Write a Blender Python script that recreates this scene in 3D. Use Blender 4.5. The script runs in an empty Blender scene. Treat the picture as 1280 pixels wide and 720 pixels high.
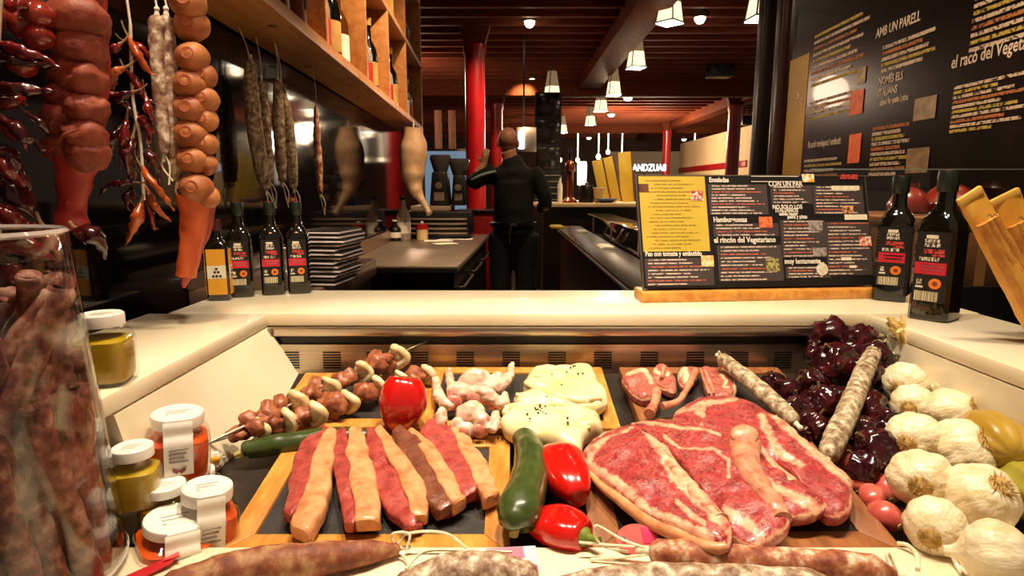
import bpy, bmesh, math, random
from mathutils import Vector, Matrix, noise
V = Vector
pi = math.pi
random.seed(7)
sc = bpy.context.scene
COL = sc.collection

# ------------------------------------------------------------ camera
F = 760.0                      # focal length in pixels of the 1280x720 frame
TP = 0.1645                    # tangent of the downward pitch
PITCH = math.atan(TP)
CAM = V((0, 0, 1.2))
cam = bpy.data.cameras.new('camera')
cam.sensor_width = 36.0
cam.lens = 36.0 * F / 1280.0
cam.clip_start = 0.02
camo = bpy.data.objects.new('camera', cam)
COL.objects.link(camo)
camo.location = CAM
camo.rotation_euler = (pi / 2 - PITCH, 0, 0)
sc.camera = camo

# ------------------------------------------------------------ world, lamps, exposure
w = bpy.data.worlds.new('world'); sc.world = w
w.use_nodes = True
w.node_tree.nodes['Background'].inputs[0].default_value = (1.0, 0.72, 0.5, 1)
w.node_tree.nodes['Background'].inputs[1].default_value = 0.16
sc.view_settings.view_transform = 'Standard'
sc.view_settings.look = 'None'
sc.view_settings.gamma = 1.0
sc.view_settings.use_curve_mapping = False
sc.view_settings.exposure = 0.35

def spot(name, loc, target, power, size, col=(1, .83, .6), blend=.6, radius=.05):
    l = bpy.data.lights.new(name, 'SPOT')
    l.energy = power; l.spot_size = math.radians(size); l.spot_blend = blend
    l.color = col; l.shadow_soft_size = radius
    o = bpy.data.objects.new(name, l); COL.objects.link(o)
    o.location = loc
    o.rotation_euler = (V(target) - V(loc)).to_track_quat('-Z', 'Y').to_euler()
    return o

def bulb(name, loc, power, col=(1, .75, .45), radius=.05):
    l = bpy.data.lights.new(name, 'POINT')
    l.energy = power; l.color = col; l.shadow_soft_size = radius
    o = bpy.data.objects.new(name, l); COL.objects.link(o)
    o.location = loc
    return o

# track spots under the lintel of the shop window, above the display
WARM = (1, .83, .61)
DISPLAY_LAMPS = [(-.28, .62, 2.25), (.08, .60, 2.25), (.42, .62, 2.25)]
spot('display_spot', DISPLAY_LAMPS[0], (-.24, .90, .95), 48, 72, WARM, .8, .06)
spot('display_spot', DISPLAY_LAMPS[1], (.08, .95, .95), 66, 72, WARM, .8, .06)
spot('display_spot', DISPLAY_LAMPS[2], (.40, .84, .95), 42, 72, WARM, .8, .06)
# red light from an unseen source on the hanging sausages
spot('red_spot', (-.30, .35, 1.75), (-.52, .85, 1.25), 2.2, 60, (1, .30, .18), .8, .04)

# ------------------------------------------------------------ pixel to place
def ray(u, v):
    sp, cp = math.sin(PITCH), math.cos(PITCH)
    yc = (360 - v) / F
    return V(((u - 640) / F, cp + yc * sp, -sp + yc * cp))
def PY(u, v, Y):
    d = ray(u, v); return CAM + d * (Y / d.y)
def PZ(u, v, z):
    d = ray(u, v); return CAM + d * ((z - CAM.z) / d.z)
SL = .156                                   # slope of the display bed
def zfl(Y): return .853 + SL * (Y - .542)   # height of the board tops
def FL(u, v, h=0):
    d = ray(u, v)
    return CAM + d * ((.853 - SL * .542 + h - CAM.z) / (d.z - SL * d.y))
def REST(u, v, rpx, h=0):
    d = ray(u, v)
    t = (.853 - SL * .542 + h - CAM.z) / (d.z - SL * d.y - rpx / F)
    return CAM + d * t, t * rpx / F
NS = V((0, -SL, 1)).normalized()
def HIT(u, v, p0, n):
    d = ray(u, v); return CAM + d * ((p0 - CAM).dot(n) / d.dot(n))

# ------------------------------------------------------------ materials
MATS = {}
def hexc(c):
    if isinstance(c, str):
        c = [int(c[i:i + 2], 16) / 255 for i in (0, 2, 4)]
        c = [x / 12.92 if x <= .04045 else ((x + .055) / 1.055) ** 2.4 for x in c]
    return (c[0], c[1], c[2], 1)
class NT:
    def __init__(s, name):
        s.m = bpy.data.materials.new(name); s.m.use_nodes = True
        s.t = s.m.node_tree; s.n = s.t.nodes; s.b = s.n['Principled BSDF']
        tc = s.n.new('ShaderNodeTexCoord'); oi = s.n.new('ShaderNodeObjectInfo')
        mu = s.n.new('ShaderNodeMath'); mu.operation = 'MULTIPLY'; mu.inputs[1].default_value = 37
        s.L(oi.outputs['Random'], mu.inputs[0])
        ad = s.n.new('ShaderNodeVectorMath'); ad.operation = 'ADD'
        s.L(tc.outputs['Object'], ad.inputs[0]); s.L(mu.outputs[0], ad.inputs[1])
        s.co = ad.outputs[0]
    def L(s, a, b): s.t.links.new(a, b)
    def scale(s, v):
        x = s.n.new('ShaderNodeVectorMath'); x.operation = 'MULTIPLY'; x.inputs[1].default_value = v
        s.L(s.co, x.inputs[0]); return x.outputs[0]
    def noise(s, sca, det=3, rough=.55, co=None, dist=0):
        x = s.n.new('ShaderNodeTexNoise'); x.inputs['Scale'].default_value = sca
        x.inputs['Detail'].default_value = det; x.inputs['Roughness'].default_value = rough
        x.inputs['Distortion'].default_value = dist
        s.L(co or s.co, x.inputs['Vector']); return x.outputs['Fac']
    def vor(s, sca, feat='F1', co=None, out='Distance'):
        x = s.n.new('ShaderNodeTexVoronoi'); x.feature = feat; x.inputs['Scale'].default_value = sca
        s.L(co or s.co, x.inputs['Vector']); return x.outputs[out]
    def ramp(s, fac, stops):
        x = s.n.new('ShaderNodeValToRGB'); e = x.color_ramp.elements
        while len(e) < len(stops): e.new(.5)
        for k, (p, c) in enumerate(stops): e[k].position = p; e[k].color = hexc(c)
        s.L(fac, x.inputs[0]); return x.outputs[0]
    def mix(s, fac, a, b, mode='MIX'):
        x = s.n.new('ShaderNodeMix'); x.data_type = 'RGBA'; x.blend_type = mode
        if isinstance(fac, (int, float)): x.inputs[0].default_value = fac
        else: s.L(fac, x.inputs[0])
        for val, i in ((a, 6), (b, 7)):
            if hasattr(val, 'is_linked'): s.L(val, x.inputs[i])
            else: x.inputs[i].default_value = hexc(val)
        return x.outputs[2]
    def math(s, op, a, b=0, clamp=False):
        x = s.n.new('ShaderNodeMath'); x.operation = op; x.use_clamp = clamp
        for val, i in ((a, 0), (b, 1)):
            if hasattr(val, 'is_linked'): s.L(val, x.inputs[i])
            else: x.inputs[i].default_value = val
        return x.outputs[0]
    def attr(s, name):
        x = s.n.new('ShaderNodeAttribute'); x.attribute_name = name; return x.outputs['Fac']
    def bump(s, h, strength=.3, dist=.002):
        x = s.n.new('ShaderNodeBump'); x.inputs['Strength'].default_value = strength
        x.inputs['Distance'].default_value = dist
        s.L(h, x.inputs['Height']); s.L(x.outputs[0], s.b.inputs['Normal'])
    def set(s, **k):
        for key, val in k.items():
            key = {'rough': 'Roughness', 'metal': 'Metallic', 'coat': 'Coat Weight', 'sss': 'Subsurface Weight',
                   'spec': 'Specular IOR Level', 'trans': 'Transmission Weight', 'ior': 'IOR', 'alpha': 'Alpha',
                   'emit': 'Emission Strength', 'coatr': 'Coat Roughness'}.get(key, key)
            s.b.inputs[key].default_value = val
    def col(s, c):
        if hasattr(c, 'is_linked'): s.L(c, s.b.inputs['Base Color'])
        else: s.b.inputs['Base Color'].default_value = hexc(c)

def M(name, c1, c2=None, scale=12, rough=.5, metal=0, bump=0, bscale=60, bdist=.002, stretch=None, coat=0, sss=0, spec=.5, lo=.35, hi=.65, det=3):
    if name in MATS: return MATS[name]
    t = NT(name); t.set(rough=rough, metal=metal, coat=coat, spec=spec)
    co = t.scale(stretch) if stretch else t.co
    if c2 is not None: t.col(t.ramp(t.noise(scale, det, co=co), [(lo, c1), (hi, c2)]))
    else: t.col(c1)
    if sss:
        t.set(sss=sss); t.b.inputs['Subsurface Radius'].default_value = (.012, .005, .003)
        t.b.inputs['Subsurface Scale'].default_value = 1
    if bump: t.bump(t.noise(bscale, 3, co=co), bump, bdist)
    MATS[name] = t.m
    return t.m
def EM(name, c, strength):
    if name in MATS: return MATS[name]
    t = NT(name); t.col((0, 0, 0)); t.b.inputs['Emission Color'].default_value = hexc(c); t.set(emit=strength, rough=.6)
    MATS[name] = t.m
    return t.m
def GLASS(name, c=(1, 1, 1), rough=0.0, ior=1.45):
    if name in MATS: return MATS[name]
    t = NT(name); t.col(c); t.set(trans=1, rough=rough, ior=ior)
    MATS[name] = t.m
    return t.m
def PANE(name, tint=(1, 1, 1), refl=.08, rough=.03):
    # thin sheet of glass: lets light through straight, mirrors a little
    if name in MATS: return MATS[name]
    m = bpy.data.materials.new(name); m.use_nodes = True
    n = m.node_tree.nodes; l = m.node_tree.links
    for x in list(n):
        if x.type != 'OUTPUT_MATERIAL': n.remove(x)
    tr = n.new('ShaderNodeBsdfTransparent'); tr.inputs[0].default_value = (*tint, 1)
    gl = n.new('ShaderNodeBsdfGlossy'); gl.inputs['Roughness'].default_value = rough
    lw = n.new('ShaderNodeLayerWeight'); lw.inputs[0].default_value = .5
    pw = n.new('ShaderNodeMath'); pw.operation = 'POWER'; pw.inputs[1].default_value = 3.5; l.new(lw.outputs['Facing'], pw.inputs[0])
    fr = n.new('ShaderNodeMath'); fr.operation = 'MULTIPLY_ADD'; fr.inputs[1].default_value = .75; fr.inputs[2].default_value = refl * .4; l.new(pw.outputs[0], fr.inputs[0])
    mx = n.new('ShaderNodeMixShader')
    l.new(fr.outputs[0], mx.inputs[0]); l.new(tr.outputs[0], mx.inputs[1]); l.new(gl.outputs[0], mx.inputs[2])
    l.new(mx.outputs[0], n['Material Output'].inputs[0])
    MATS[name] = m
    return m

# ------------------------------------------------------------ shape builders: each returns (verts, faces)
def spline(p, n, closed=False):
    p = [V(q) for q in p]; out = []; m = len(p)
    segs = m if closed else m - 1
    cnt = n if closed else n - 1
    for k in range(n):
        x = k / cnt * segs
        i = min(int(x), segs - 1); t = x - i
        if closed: a, b, c, d = p[(i - 1) % m], p[i % m], p[(i + 1) % m], p[(i + 2) % m]
        else:
            b, c = p[i], p[i + 1]
            a = p[i - 1] if i > 0 else b * 2 - c
            d = p[i + 2] if i + 2 < m else c * 2 - b
        out.append(.5 * ((2 * b) + (c - a) * t + (2 * a - 5 * b + 4 * c - d) * t * t + (3 * b - a - 3 * c + d) * t ** 3))
    return out
def lerp_list(r, n):
    if isinstance(r, (int, float)): return [r] * n
    out = []
    for k in range(n):
        x = k / (n - 1) * (len(r) - 1); i = min(int(x), len(r) - 2); t = x - i
        t = t * t * (3 - 2 * t)
        out.append(r[i] * (1 - t) + r[i + 1] * t)
    return out
def tube(path, rad, seg=12, n=None, wob=0, wsc=30, seed=0, caps=True, flat=None):
    n = n or len(path)
    p = spline(path, n) if n != len(path) else [V(q) for q in path]
    r = lerp_list(rad, n)
    vs, fs = [], []
    t0 = (p[1] - p[0]).normalized()
    nx = t0.orthogonal().normalized() if flat is None else (V(flat) - t0 * V(flat).dot(t0)).normalized()
    for k in range(n):
        t = (p[min(k + 1, n - 1)] - p[max(k - 1, 0)]).normalized()
        nx = (nx - t * nx.dot(t)).normalized(); ny = t.cross(nx)
        for s in range(seg):
            a = 2 * pi * s / seg
            d = nx * math.cos(a) + ny * math.sin(a)
            q = p[k] + d * r[k]
            if wob: q += d * wob * noise.noise(q * wsc + V((seed * 7.3, seed, 0)))
            vs.append(q)
    for k in range(n - 1):
        for s in range(seg):
            a, b = k * seg + s, k * seg + (s + 1) % seg
            fs.append((a, b, b + seg, a + seg))
    if caps:
        fs.append(tuple(range(seg))[::-1]); fs.append(tuple((n - 1) * seg + s for s in range(seg)))
    return vs, fs
def lathe(prof, seg=24, c=(0, 0, 0), lobes=None):
    vs, fs = [], []; c = V(c); n = len(prof)
    for (r, z) in prof:
        for s in range(seg):
            a = 2 * pi * s / seg
            q = r * (lobes(a, z) if lobes else 1)
            vs.append(c + V((q * math.cos(a), q * math.sin(a), z)))
    for k in range(n - 1):
        for s in range(seg):
            a, b = k * seg + s, k * seg + (s + 1) % seg
            fs.append((a, b, b + seg, a + seg))
    if prof[0] == prof[-1]: return vs, fs
    if prof[0][0] > 1e-6: fs.append(tuple(range(seg))[::-1])
    if prof[-1][0] > 1e-6: fs.append(tuple((n - 1) * seg + s for s in range(seg)))
    return vs, fs
def ell(c, r, seg=16, rings=10, rot=None):
    c = V(c); r = V((r, r, r)) if isinstance(r, (int, float)) else V(r)
    vs, fs = [], []
    for k in range(rings + 1):
        ph = pi * k / rings
        for s in range(seg):
            a = 2 * pi * s / seg
            q = V((r.x * math.sin(ph) * math.cos(a), r.y * math.sin(ph) * math.sin(a), -r.z * math.cos(ph)))
            if rot: q = rot @ q
            vs.append(c + q)
    for k in range(rings):
        for s in range(seg):
            a, b = k * seg + s, k * seg + (s + 1) % seg
            fs.append((a, b, b + seg, a + seg))
    return vs, fs
def box(lo, hi, bev=0, seg=2):
    bm = bmesh.new()
    lo, hi = V(lo), V(hi)
    bmesh.ops.create_cube(bm, size=1)
    for q in bm.verts:
        q.co = V((lo[i] if q.co[i] < 0 else hi[i] for i in range(3)))
    if bev: bmesh.ops.bevel(bm, geom=bm.edges[:], offset=bev, segments=seg, affect='EDGES', profile=.5)
    bm.verts.index_update()
    out = [q.co.copy() for q in bm.verts], [tuple(x.index for x in f.verts) for f in bm.faces]
    bm.free(); return out
def hexa(p, bev=0):
    # eight corners: bottom four (counter-clockwise from above), top four
    fs = [(3, 2, 1, 0), (4, 5, 6, 7), (0, 1, 5, 4), (1, 2, 6, 5), (2, 3, 7, 6), (3, 0, 4, 7)]
    if not bev: return [V(q) for q in p], fs
    bm = bmesh.new(); vv = [bm.verts.new(V(q)) for q in p]
    for f in fs: bm.faces.new([vv[i] for i in f])
    bmesh.ops.bevel(bm, geom=bm.edges[:], offset=bev, segments=2, affect='EDGES', profile=.5)
    bm.verts.index_update()
    out = [q.co.copy() for q in bm.verts], [tuple(x.index for x in f.verts) for f in bm.faces]
    bm.free(); return out
def prism(o, z0, z1):
    n = len(o)
    vs = [V((x, y, z0)) for x, y in o] + [V((x, y, z1)) for x, y in o]
    fs = [tuple(range(n))[::-1], tuple(range(n, 2 * n))] + [(k, (k + 1) % n, n + (k + 1) % n, n + k) for k in range(n)]
    return vs, fs
def xf(g, mat): return [mat @ q for q in g[0]], g[1]
def shift(g, d): d = V(d); return [q + d for q in g[0]], g[1]
def frame(o, zdir, xdir=(1, 0, 0)):
    z = V(zdir).normalized(); x = V(xdir); x = (x - z * x.dot(z))
    x = x.normalized() if x.length > 1e-6 else z.orthogonal().normalized()
    y = z.cross(x); m = Matrix((x, y, z)).transposed().to_4x4(); m.translation = V(o)
    return m
def disp(g, amp, sca, seed=0, oct=2, ridge=False):
    # push verts along direction from centroid-based normals of a temporary mesh
    me = bpy.data.meshes.new('t'); me.from_pydata([tuple(q) for q in g[0]], [], g[1]); me.update()
    out = []
    for q in me.vertices:
        p = q.co * sca + V((seed * 3.1, seed * 1.7, -seed))
        h = noise.fractal(p, 1.0, 2.0, oct)
        if ridge: h = .5 - abs(h) * 1.6
        out.append(q.co + q.normal * amp * h)
    bpy.data.meshes.remove(me)
    return out, g[1]
def weld(g, eps=1e-5):
    bm = bmesh.new(); vv = [bm.verts.new(q) for q in g[0]]
    for f in g[1]:
        try: bm.faces.new([vv[i] for i in f])
        except ValueError: pass
    bmesh.ops.remove_doubles(bm, verts=bm.verts[:], dist=eps)
    bm.verts.index_update()
    out = [q.co.copy() for q in bm.verts], [tuple(x.index for x in f.verts) for f in bm.faces]
    bm.free(); return out
def blob(parts, voxel=.003, smooth=8, amp=0, sca=60, seed=0):
    # several overlapping solids fused into one skin
    vs, fs = [], []
    for g in parts:
        o = len(vs); vs += g[0]; fs += [tuple(i + o for i in f) for f in g[1]]
    me = bpy.data.meshes.new('t'); me.from_pydata([tuple(q) for q in vs], [], fs)
    ob = bpy.data.objects.new('t', me); COL.objects.link(ob)
    m = ob.modifiers.new('r', 'REMESH'); m.mode = 'VOXEL'; m.voxel_size = voxel
    if smooth:
        s = ob.modifiers.new('s', 'SMOOTH'); s.iterations = smooth; s.factor = .5
    dg = bpy.context.evaluated_depsgraph_get()
    m2 = bpy.data.meshes.new_from_object(ob.evaluated_get(dg))
    out = [q.co.copy() for q in m2.vertices], [tuple(p.vertices) for p in m2.polygons]
    bpy.data.objects.remove(ob); bpy.data.meshes.remove(me); bpy.data.meshes.remove(m2)
    if amp: out = disp(out, amp, sca, seed)
    return out

def tag(o, label=None, cat=None, group=None, kind=None):
    if label: o['label'] = label
    if cat: o['category'] = cat
    if group: o['group'] = group
    if kind: o['kind'] = kind
    return o
def T(name, label, cat, loc=(0, 0, 0), group=None, rot=None):
    o = bpy.data.objects.new(name, None); COL.objects.link(o)
    o.empty_display_size = .05; o.location = loc
    if rot: o.rotation_euler = rot
    return tag(o, label, cat, group)
def mesh(name, gs, ang=40):
    if isinstance(gs, tuple): gs = [gs]
    vs, fs = [], []
    for g in gs:
        o = len(vs); vs += [tuple(q) for q in g[0]]; fs += [tuple(i + o for i in f) for f in g[1]]
    me = bpy.data.meshes.new(name); me.from_pydata(vs, [], fs); me.update()
    me.polygons.foreach_set('use_smooth', [True] * len(me.polygons))
    me.set_sharp_from_angle(angle=math.radians(ang))
    return me
def mk(name, gs, mat, parent=None, label=None, cat=None, group=None, kind=None, ang=40, world=True):
    me = gs if isinstance(gs, bpy.types.Mesh) else mesh(name, gs, ang)
    if mat is not None and not me.materials: me.materials.append(mat)
    o = bpy.data.objects.new(name, me); COL.objects.link(o)
    if parent is not None:
        o.parent = parent
        if world:                       # geometry given in world coordinates
            off = V((0, 0, 0)); q = parent
            while q is not None: off += q.location; q = q.parent
            o.location = -off
    return tag(o, label, cat, group, kind)
def solid(name, gs, mat, label, cat, group=None, ang=40):
    # a thing that is one mesh, its origin set at its base
    if isinstance(gs, tuple): gs = [gs]
    al = [q for g in gs for q in g[0]]
    lo = V((min(q[i] for q in al) for i in range(3))); hi = V((max(q[i] for q in al) for i in range(3)))
    b = V(((lo.x + hi.x) / 2, (lo.y + hi.y) / 2, lo.z))
    o = mk(name, [shift(g, -b) for g in gs], mat, None, label, cat, group, ang=ang)
    o.location = b
    return o
def dup(root, loc=None, rot=None, scale=None, label=None, group=None):
    r = root.copy(); COL.objects.link(r)
    if loc is not None: r.location = loc
    if rot is not None: r.rotation_euler = rot
    if scale is not None: r.scale = (scale,) * 3 if isinstance(scale, (int, float)) else scale
    if label: r['label'] = label
    if group: r['group'] = group
    for ch in list(root.children):
        c = ch.copy(); COL.objects.link(c); c.parent = r
        for g in list(ch.children):
            d = g.copy(); COL.objects.link(d); d.parent = c
    return r
FONT = {}
def text(name, s, size, mat, parent, mtx, align='LEFT', ext=.0003, bold=0, sx=1):
    cu = bpy.data.curves.new('t', 'FONT'); cu.body = s; cu.size = size; cu.align_x = align
    cu.extrude = ext; cu.offset = bold; cu.resolution_u = 2
    ob = bpy.data.objects.new('t', cu); COL.objects.link(ob)
    dg = bpy.context.evaluated_depsgraph_get()
    me = bpy.data.meshes.new_from_object(ob.evaluated_get(dg))
    bpy.data.objects.remove(ob)
    me.name = name
    for q in me.vertices: q.co.x *= sx
    me.transform(mtx)
    me.materials.clear()
    return mk(name, me, mat, parent)
# ------------------------------------------------------------ shared materials
m_cream = M('cream_stone', 'e9d8b4', 'f1e4c6', 6, rough=.28, coat=.3)
m_steel = M('brushed_steel', 'b9aa98', 'cdbfae', 30, rough=.28, metal=1, stretch=(.2, 1, 12))
m_steel_dark = M('worn_steel', '8f8074', 'a49486', 25, rough=.38, metal=.75, stretch=(.4, 1, 6))
m_black = M('black_plastic', '070606', '0e0c0c', 10, rough=.35)
m_pine = M('pine_wood', 'c98a4e', 'b56f35', 5, rough=.45, stretch=(8, 1, 8), bump=.1)
m_board = M('beech_frame', 'd99a45', 'b87429', 7, rough=.42, stretch=(10, 2, 10), bump=.08, coat=.15)
m_board2 = M('walnut_frame', '9c6236', '7d4a26', 7, rough=.45, stretch=(10, 2, 10), bump=.08, coat=.1)
m_slate = M('slate', '2b2826', '3a3532', 40, rough=.42, bump=.3, bscale=120)
m_string = M('cotton_string', 'efe6cf', 'd8c9a6', 90, rough=.9, bump=.4, bscale=500)
m_white = M('white_paper', 'f2ede2', 'e6dfd0', 20, rough=.6)
m_red = M('red_paint', 'a50d12', '8c0a10', 4, rough=.32, coat=.25)
m_darkwood = M('dark_ceiling_wood', '2c1510', '3b1d14', 4, rough=.7, stretch=(1, 8, 8), spec=.1)
m_joist = M('joist_wood', '6b3220', '7d3f29', 5, rough=.65, stretch=(1, 8, 8), spec=.12)
m_beam = M('beam_wood', '5e2a16', '70371f', 4, rough=.7, stretch=(8, 1, 8), spec=.08)

# ------------------------------------------------------------ room shell
CEIL = 2.95
mk('floor', box((-6, .2, -.1), (8, 26, 0)), M('dark_floor', '1d1512', '2a1d18', 3, rough=.35), kind='structure')
ceil = mk('ceiling', box((-6, 1.0, CEIL), (8, 26, CEIL + .1)), m_darkwood, kind='structure')
def dressed(name, g, mat, parent): return mk(name, g, mat, parent)
y = 3.4
jm = mesh('joist', box((-3.2, -.028, -.13), (4.3, .028, 0)))
while y < 9.6:
    o = mk('joist', jm, m_joist, ceil, world=False); o.location = (0, y, CEIL); y += .31
jm = mesh('joist', box((-3.2, -.03, -.10), (6.5, .03, 0)))
y = 10.4
while y < 21:
    o = mk('joist', jm, m_joist, ceil, world=False); o.location = (0, y, CEIL); y += .42
mk('cross_beam', box((-3.2, 9.75, CEIL - .34), (6.5, 10.0, CEIL), .01), m_beam, ceil)
mk('cross_beam', box((-3.2, 16.6, CEIL - .3), (8, 16.85, CEIL), .01), m_beam, ceil)
mk('long_beam', box((1.02, 2.0, CEIL - .26), (1.34, 9.75, CEIL), .01), m_beam, ceil)
mk('long_beam', box((4.0, 9.9, CEIL - .26), (4.3, 20, CEIL), .01), m_beam, ceil)

# the dark mirror-like glass on the left, from the window to the end of the wooden shelf
t = NT('smoked_glass_wall'); t.col(t.ramp(t.noise(3.2, 4), [(.35, '060406'), (.7, '120b10')])); t.set(rough=.06, spec=.32)
m_smoke = t.m
wl0, wl1 = V((-.605, -.2, 0)), V((-.735, 4.2, 0))
mk('wall_left', hexa([wl0, wl1, wl1 + V((-.12, 0, 0)), wl0 + V((-.12, 0, 0)),
                      wl0 + V((0, 0, CEIL)), wl1 + V((0, 0, CEIL)), wl1 + V((-.12, 0, CEIL)), wl0 + V((-.12, 0, CEIL))][::1]), m_smoke, kind='structure')
# walls far behind
m_bwall = M('brown_plaster', '3a2018', '482a1e', 2, rough=.7)
m_cwall = M('cream_plaster', 'd9b98c', 'cfae80', 2, rough=.7)
mk('wall_back', box((-6, 22.0, 0), (8, 22.2, CEIL)), m_bwall, kind='structure')
mk('wall_far_left', box((-3.3, 4.2, 0), (-3.1, 22.0, CEIL)), m_bwall, kind='structure')
mk('wall_recess', box((-3.1, 4.2, 0), (-.86, 4.3, CEIL)), m_bwall, kind='structure')
mk('wall_right', box((1.34, .5, 0), (1.5, 3.05, CEIL)), M('black_wall', '0c0807', '150d0b', 3, rough=.4), kind='structure')
mk('wall_cream', box((4.70, 11.9, 0), (4.8, 17.4, 2.42)), m_cwall, kind='structure')
mk('trim_1', box((4.675, 12.4, 1.62), (4.7, 17.4, 1.75)), m_red, kind='structure')
mk('wall_cream_far', box((3.4, 21.6, 0), (6.2, 21.9, 2.45)), M('pale_plaster', 'c9b89a', 'bfae92', 2, rough=.7), kind='structure')

# red iron columns
def column(u, vtop, vbot, Y, dia, label):
    p = PY(u, 240, Y)
    c = T('column', label, 'column', (p.x, Y, 0), 'red iron columns under the ceiling beams')
    r = dia / 2
    mk('shaft', lathe([(r * 1.25, 0), (r * 1.25, .12), (r, .2), (r, CEIL - .42), (r * 1.15, CEIL - .36), (r * 1.15, CEIL - .3)], 24, (p.x, Y, 0)), m_red, c)
    mk('bracket', [hexa([(p.x - r * 1.0, Y - .06, CEIL - .3), (p.x + r * 1.0, Y - .06, CEIL - .3), (p.x + r * 1.0, Y + .06, CEIL - .3), (p.x - r * 1.0, Y + .06, CEIL - .3),
                         (p.x - r * 1.9, Y - .06, CEIL), (p.x + r * 1.9, Y - .06, CEIL), (p.x + r * 1.9, Y + .06, CEIL), (p.x - r * 1.9, Y + .06, CEIL)])], m_beam, c)
    return c
column(595, 30, 290, 6.6, .21, 'thick glossy red column beside the bald person')
column(621, 105, 200, 11.0, .22, 'slim red column seen past the bald head')
column(913, 118, 215, 11.2, .23, 'dark red column in front of the cream wall')
column(831, 165, 215, 16.0, .21, 'far red column by the pale wall')

# black posts at the end of the chalkboard wall
m_post = M('black_post', '100c0b', '17110f', 5, rough=.3)
def post(u0, u1, Y, label, mat):
    a, b = PY(u0, 200, Y).x, PY(u1, 200, Y).x
    o = T('post', label, 'post', ((a + b) / 2, Y, 0))
    mk('post_shaft', box((a, Y, .02), (b, Y + .07, CEIL), .004), mat, o)
    mk('post_foot', box((a - .02, Y - .02, 0), (b + .02, Y + .09, .02), .004), m_steel_dark, o)
    mk('post_edge_strip', box((b - .004, Y - .004, .02), (b + .004, Y - .0005, CEIL)), m_steel_dark, o)
post(943, 960, 3.2, 'black metal post below the big hanging lantern', m_post)
post(966, 979, 3.06, 'dark post at the end of the large wall menu', M('maroon_post', '24100d', '2f1712', 5, rough=.3))

# ------------------------------------------------------------ pendant lanterns and downlights
m_lampglass = EM('lamp_glass', 'ffdca8', 1.5)
m_lampbase = EM('lamp_disc', 'fff3dc', 9.0)
m_lfrm = M('lantern_frame', '4a3a2c', '5a4734', 10, rough=.5)
lm = {}
def lantern_meshes():
    a, b, h = .042, .085, .36
    def ringbox(z, s, th): return [box((-s, -s, z), (s, -s + th, z + th)), box((-s, s - th, z), (s, s, z + th)), box((-s, -s, z), (-s + th, s, z + th)), box((s - th, -s, z), (s, s, z + th))]
    bars = [tube([V((sx * a, sy * a, h)), V((sx * b, sy * b, 0))], .006, 6) for sx in (-1, 1) for sy in (-1, 1)]
    lm['lantern_frame'] = (mesh('lantern_frame', bars + ringbox(0, b + .004, .012) + ringbox(h - .012, a + .004, .012)), m_lfrm)
    k = .55
    lm['upper_shade'] = (mesh('upper_shade', hexa([(-.065, -.065, .17), (.065, -.065, .17), (.065, .065, .17), (-.065, .065, .17),
                         (-a, -a, h), (a, -a, h), (a, a, h), (-a, a, h)])), EM('lantern_shade', '9a7a58', .55))
    lm['glass_shade'] = (mesh('glass_shade', hexa([(-b + .004, -b + .004, .014), (b - .004, -b + .004, .014), (b - .004, b - .004, .014), (-b + .004, b - .004, .014),
                         (-.064, -.064, .169), (.064, -.064, .169), (.064, .064, .169), (-.064, .064, .169)])), m_lampglass)
    lm['light_disc'] = (mesh('light_disc', box((-b, -b, -.006), (b, b, .0))), m_lampbase)
lantern_meshes()
def lantern(u, vbot, wpx, label, power=8, rz=.35, W=.178):
    zc = F * W / wpx; p = CAM + ray(u, vbot) * zc
    s = W / .178
    o = T('pendant_lantern', label, 'lamp', p, 'pendant lanterns under the wooden ceiling', (0, 0, rz))
    o.scale = (s, s, s)
    for k, (me, mt) in lm.items(): mk(k, me, mt, o, world=False)
    top = p.z + .27 * s
    mk('cord', tube([V((0, 0, .36)), V((0, 0, max(.38, (CEIL - p.z) / s)))], .006, 6), m_black, o, world=False)
    mk('top_loop', tube([V((-.042, 0, .36)), V((-.02, 0, .41)), V((.02, 0, .41)), V((.042, 0, .36))], .004, 6, 12), m_lfrm, o, world=False)
    if power:
        bulb('lantern_bulb', p + V((0, 0, -.06)), power * .22, (1, .72, .42), .05)
        spot('lantern_spot', p + V((0, 0, -.03)), p + V((0, 0, -2)), power * 2, 140, (1, .72, .42), .8, .05)
lantern(837, 29, 26, 'square pendant lantern beside the long beam', 8, .75)
lantern(795, 85, 20, 'tall pendant lantern in front of the cross beam', 8, .2)
lantern(767, 119, 16.5, 'pendant lantern by the black ceiling speaker', 8, .1)
lantern(751, 139, 13.5, 'small pendant lantern next in line past the black ceiling speaker', 5, .5)
lantern(738, 156, 11, 'smaller pendant lantern farther down the row', 4, .3)
lantern(703, 166, 10, 'tiny pendant lantern beside the stacked menu screens', 3, .4)
lantern(690, 126, 18, 'pendant lantern above the stacked menu screens', 5, .4)
lantern(953, 24, 33, 'big pendant lantern above the black post', 6, .1)
def downlight(u, v, s, label, power=0):
    p = PZ(u, v, CEIL - .14)
    o = T('downlight', label, 'lamp', p, 'downlights in the wooden ceiling')
    mk('light_globe', lathe([(0, -.06), (s * .6, -.05), (s, -.02), (s, 0), (0, 0)], 16, p), EM('downlight_disc', 'ffe9c4', 14), o)
    mk('trim_ring', lathe([(s, .0), (s * 1.3, .0), (s * 1.3, .14), (s, .14), (s, .0)], 16, p), m_lfrm, o)
    if power: spot('downlight_spot', p + V((0, 0, -.08)), p + V((0, 0, -2)), power, 110, (1, .74, .45), .7, .05)
downlight(662, 27, .05, 'single round downlight by the red column', 60)
downlight(875, 22, .05, 'round downlight between the square lantern and black post', 60)
downlight(984, 31, .05, 'oval downlight beside the maroon post', 25)
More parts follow.
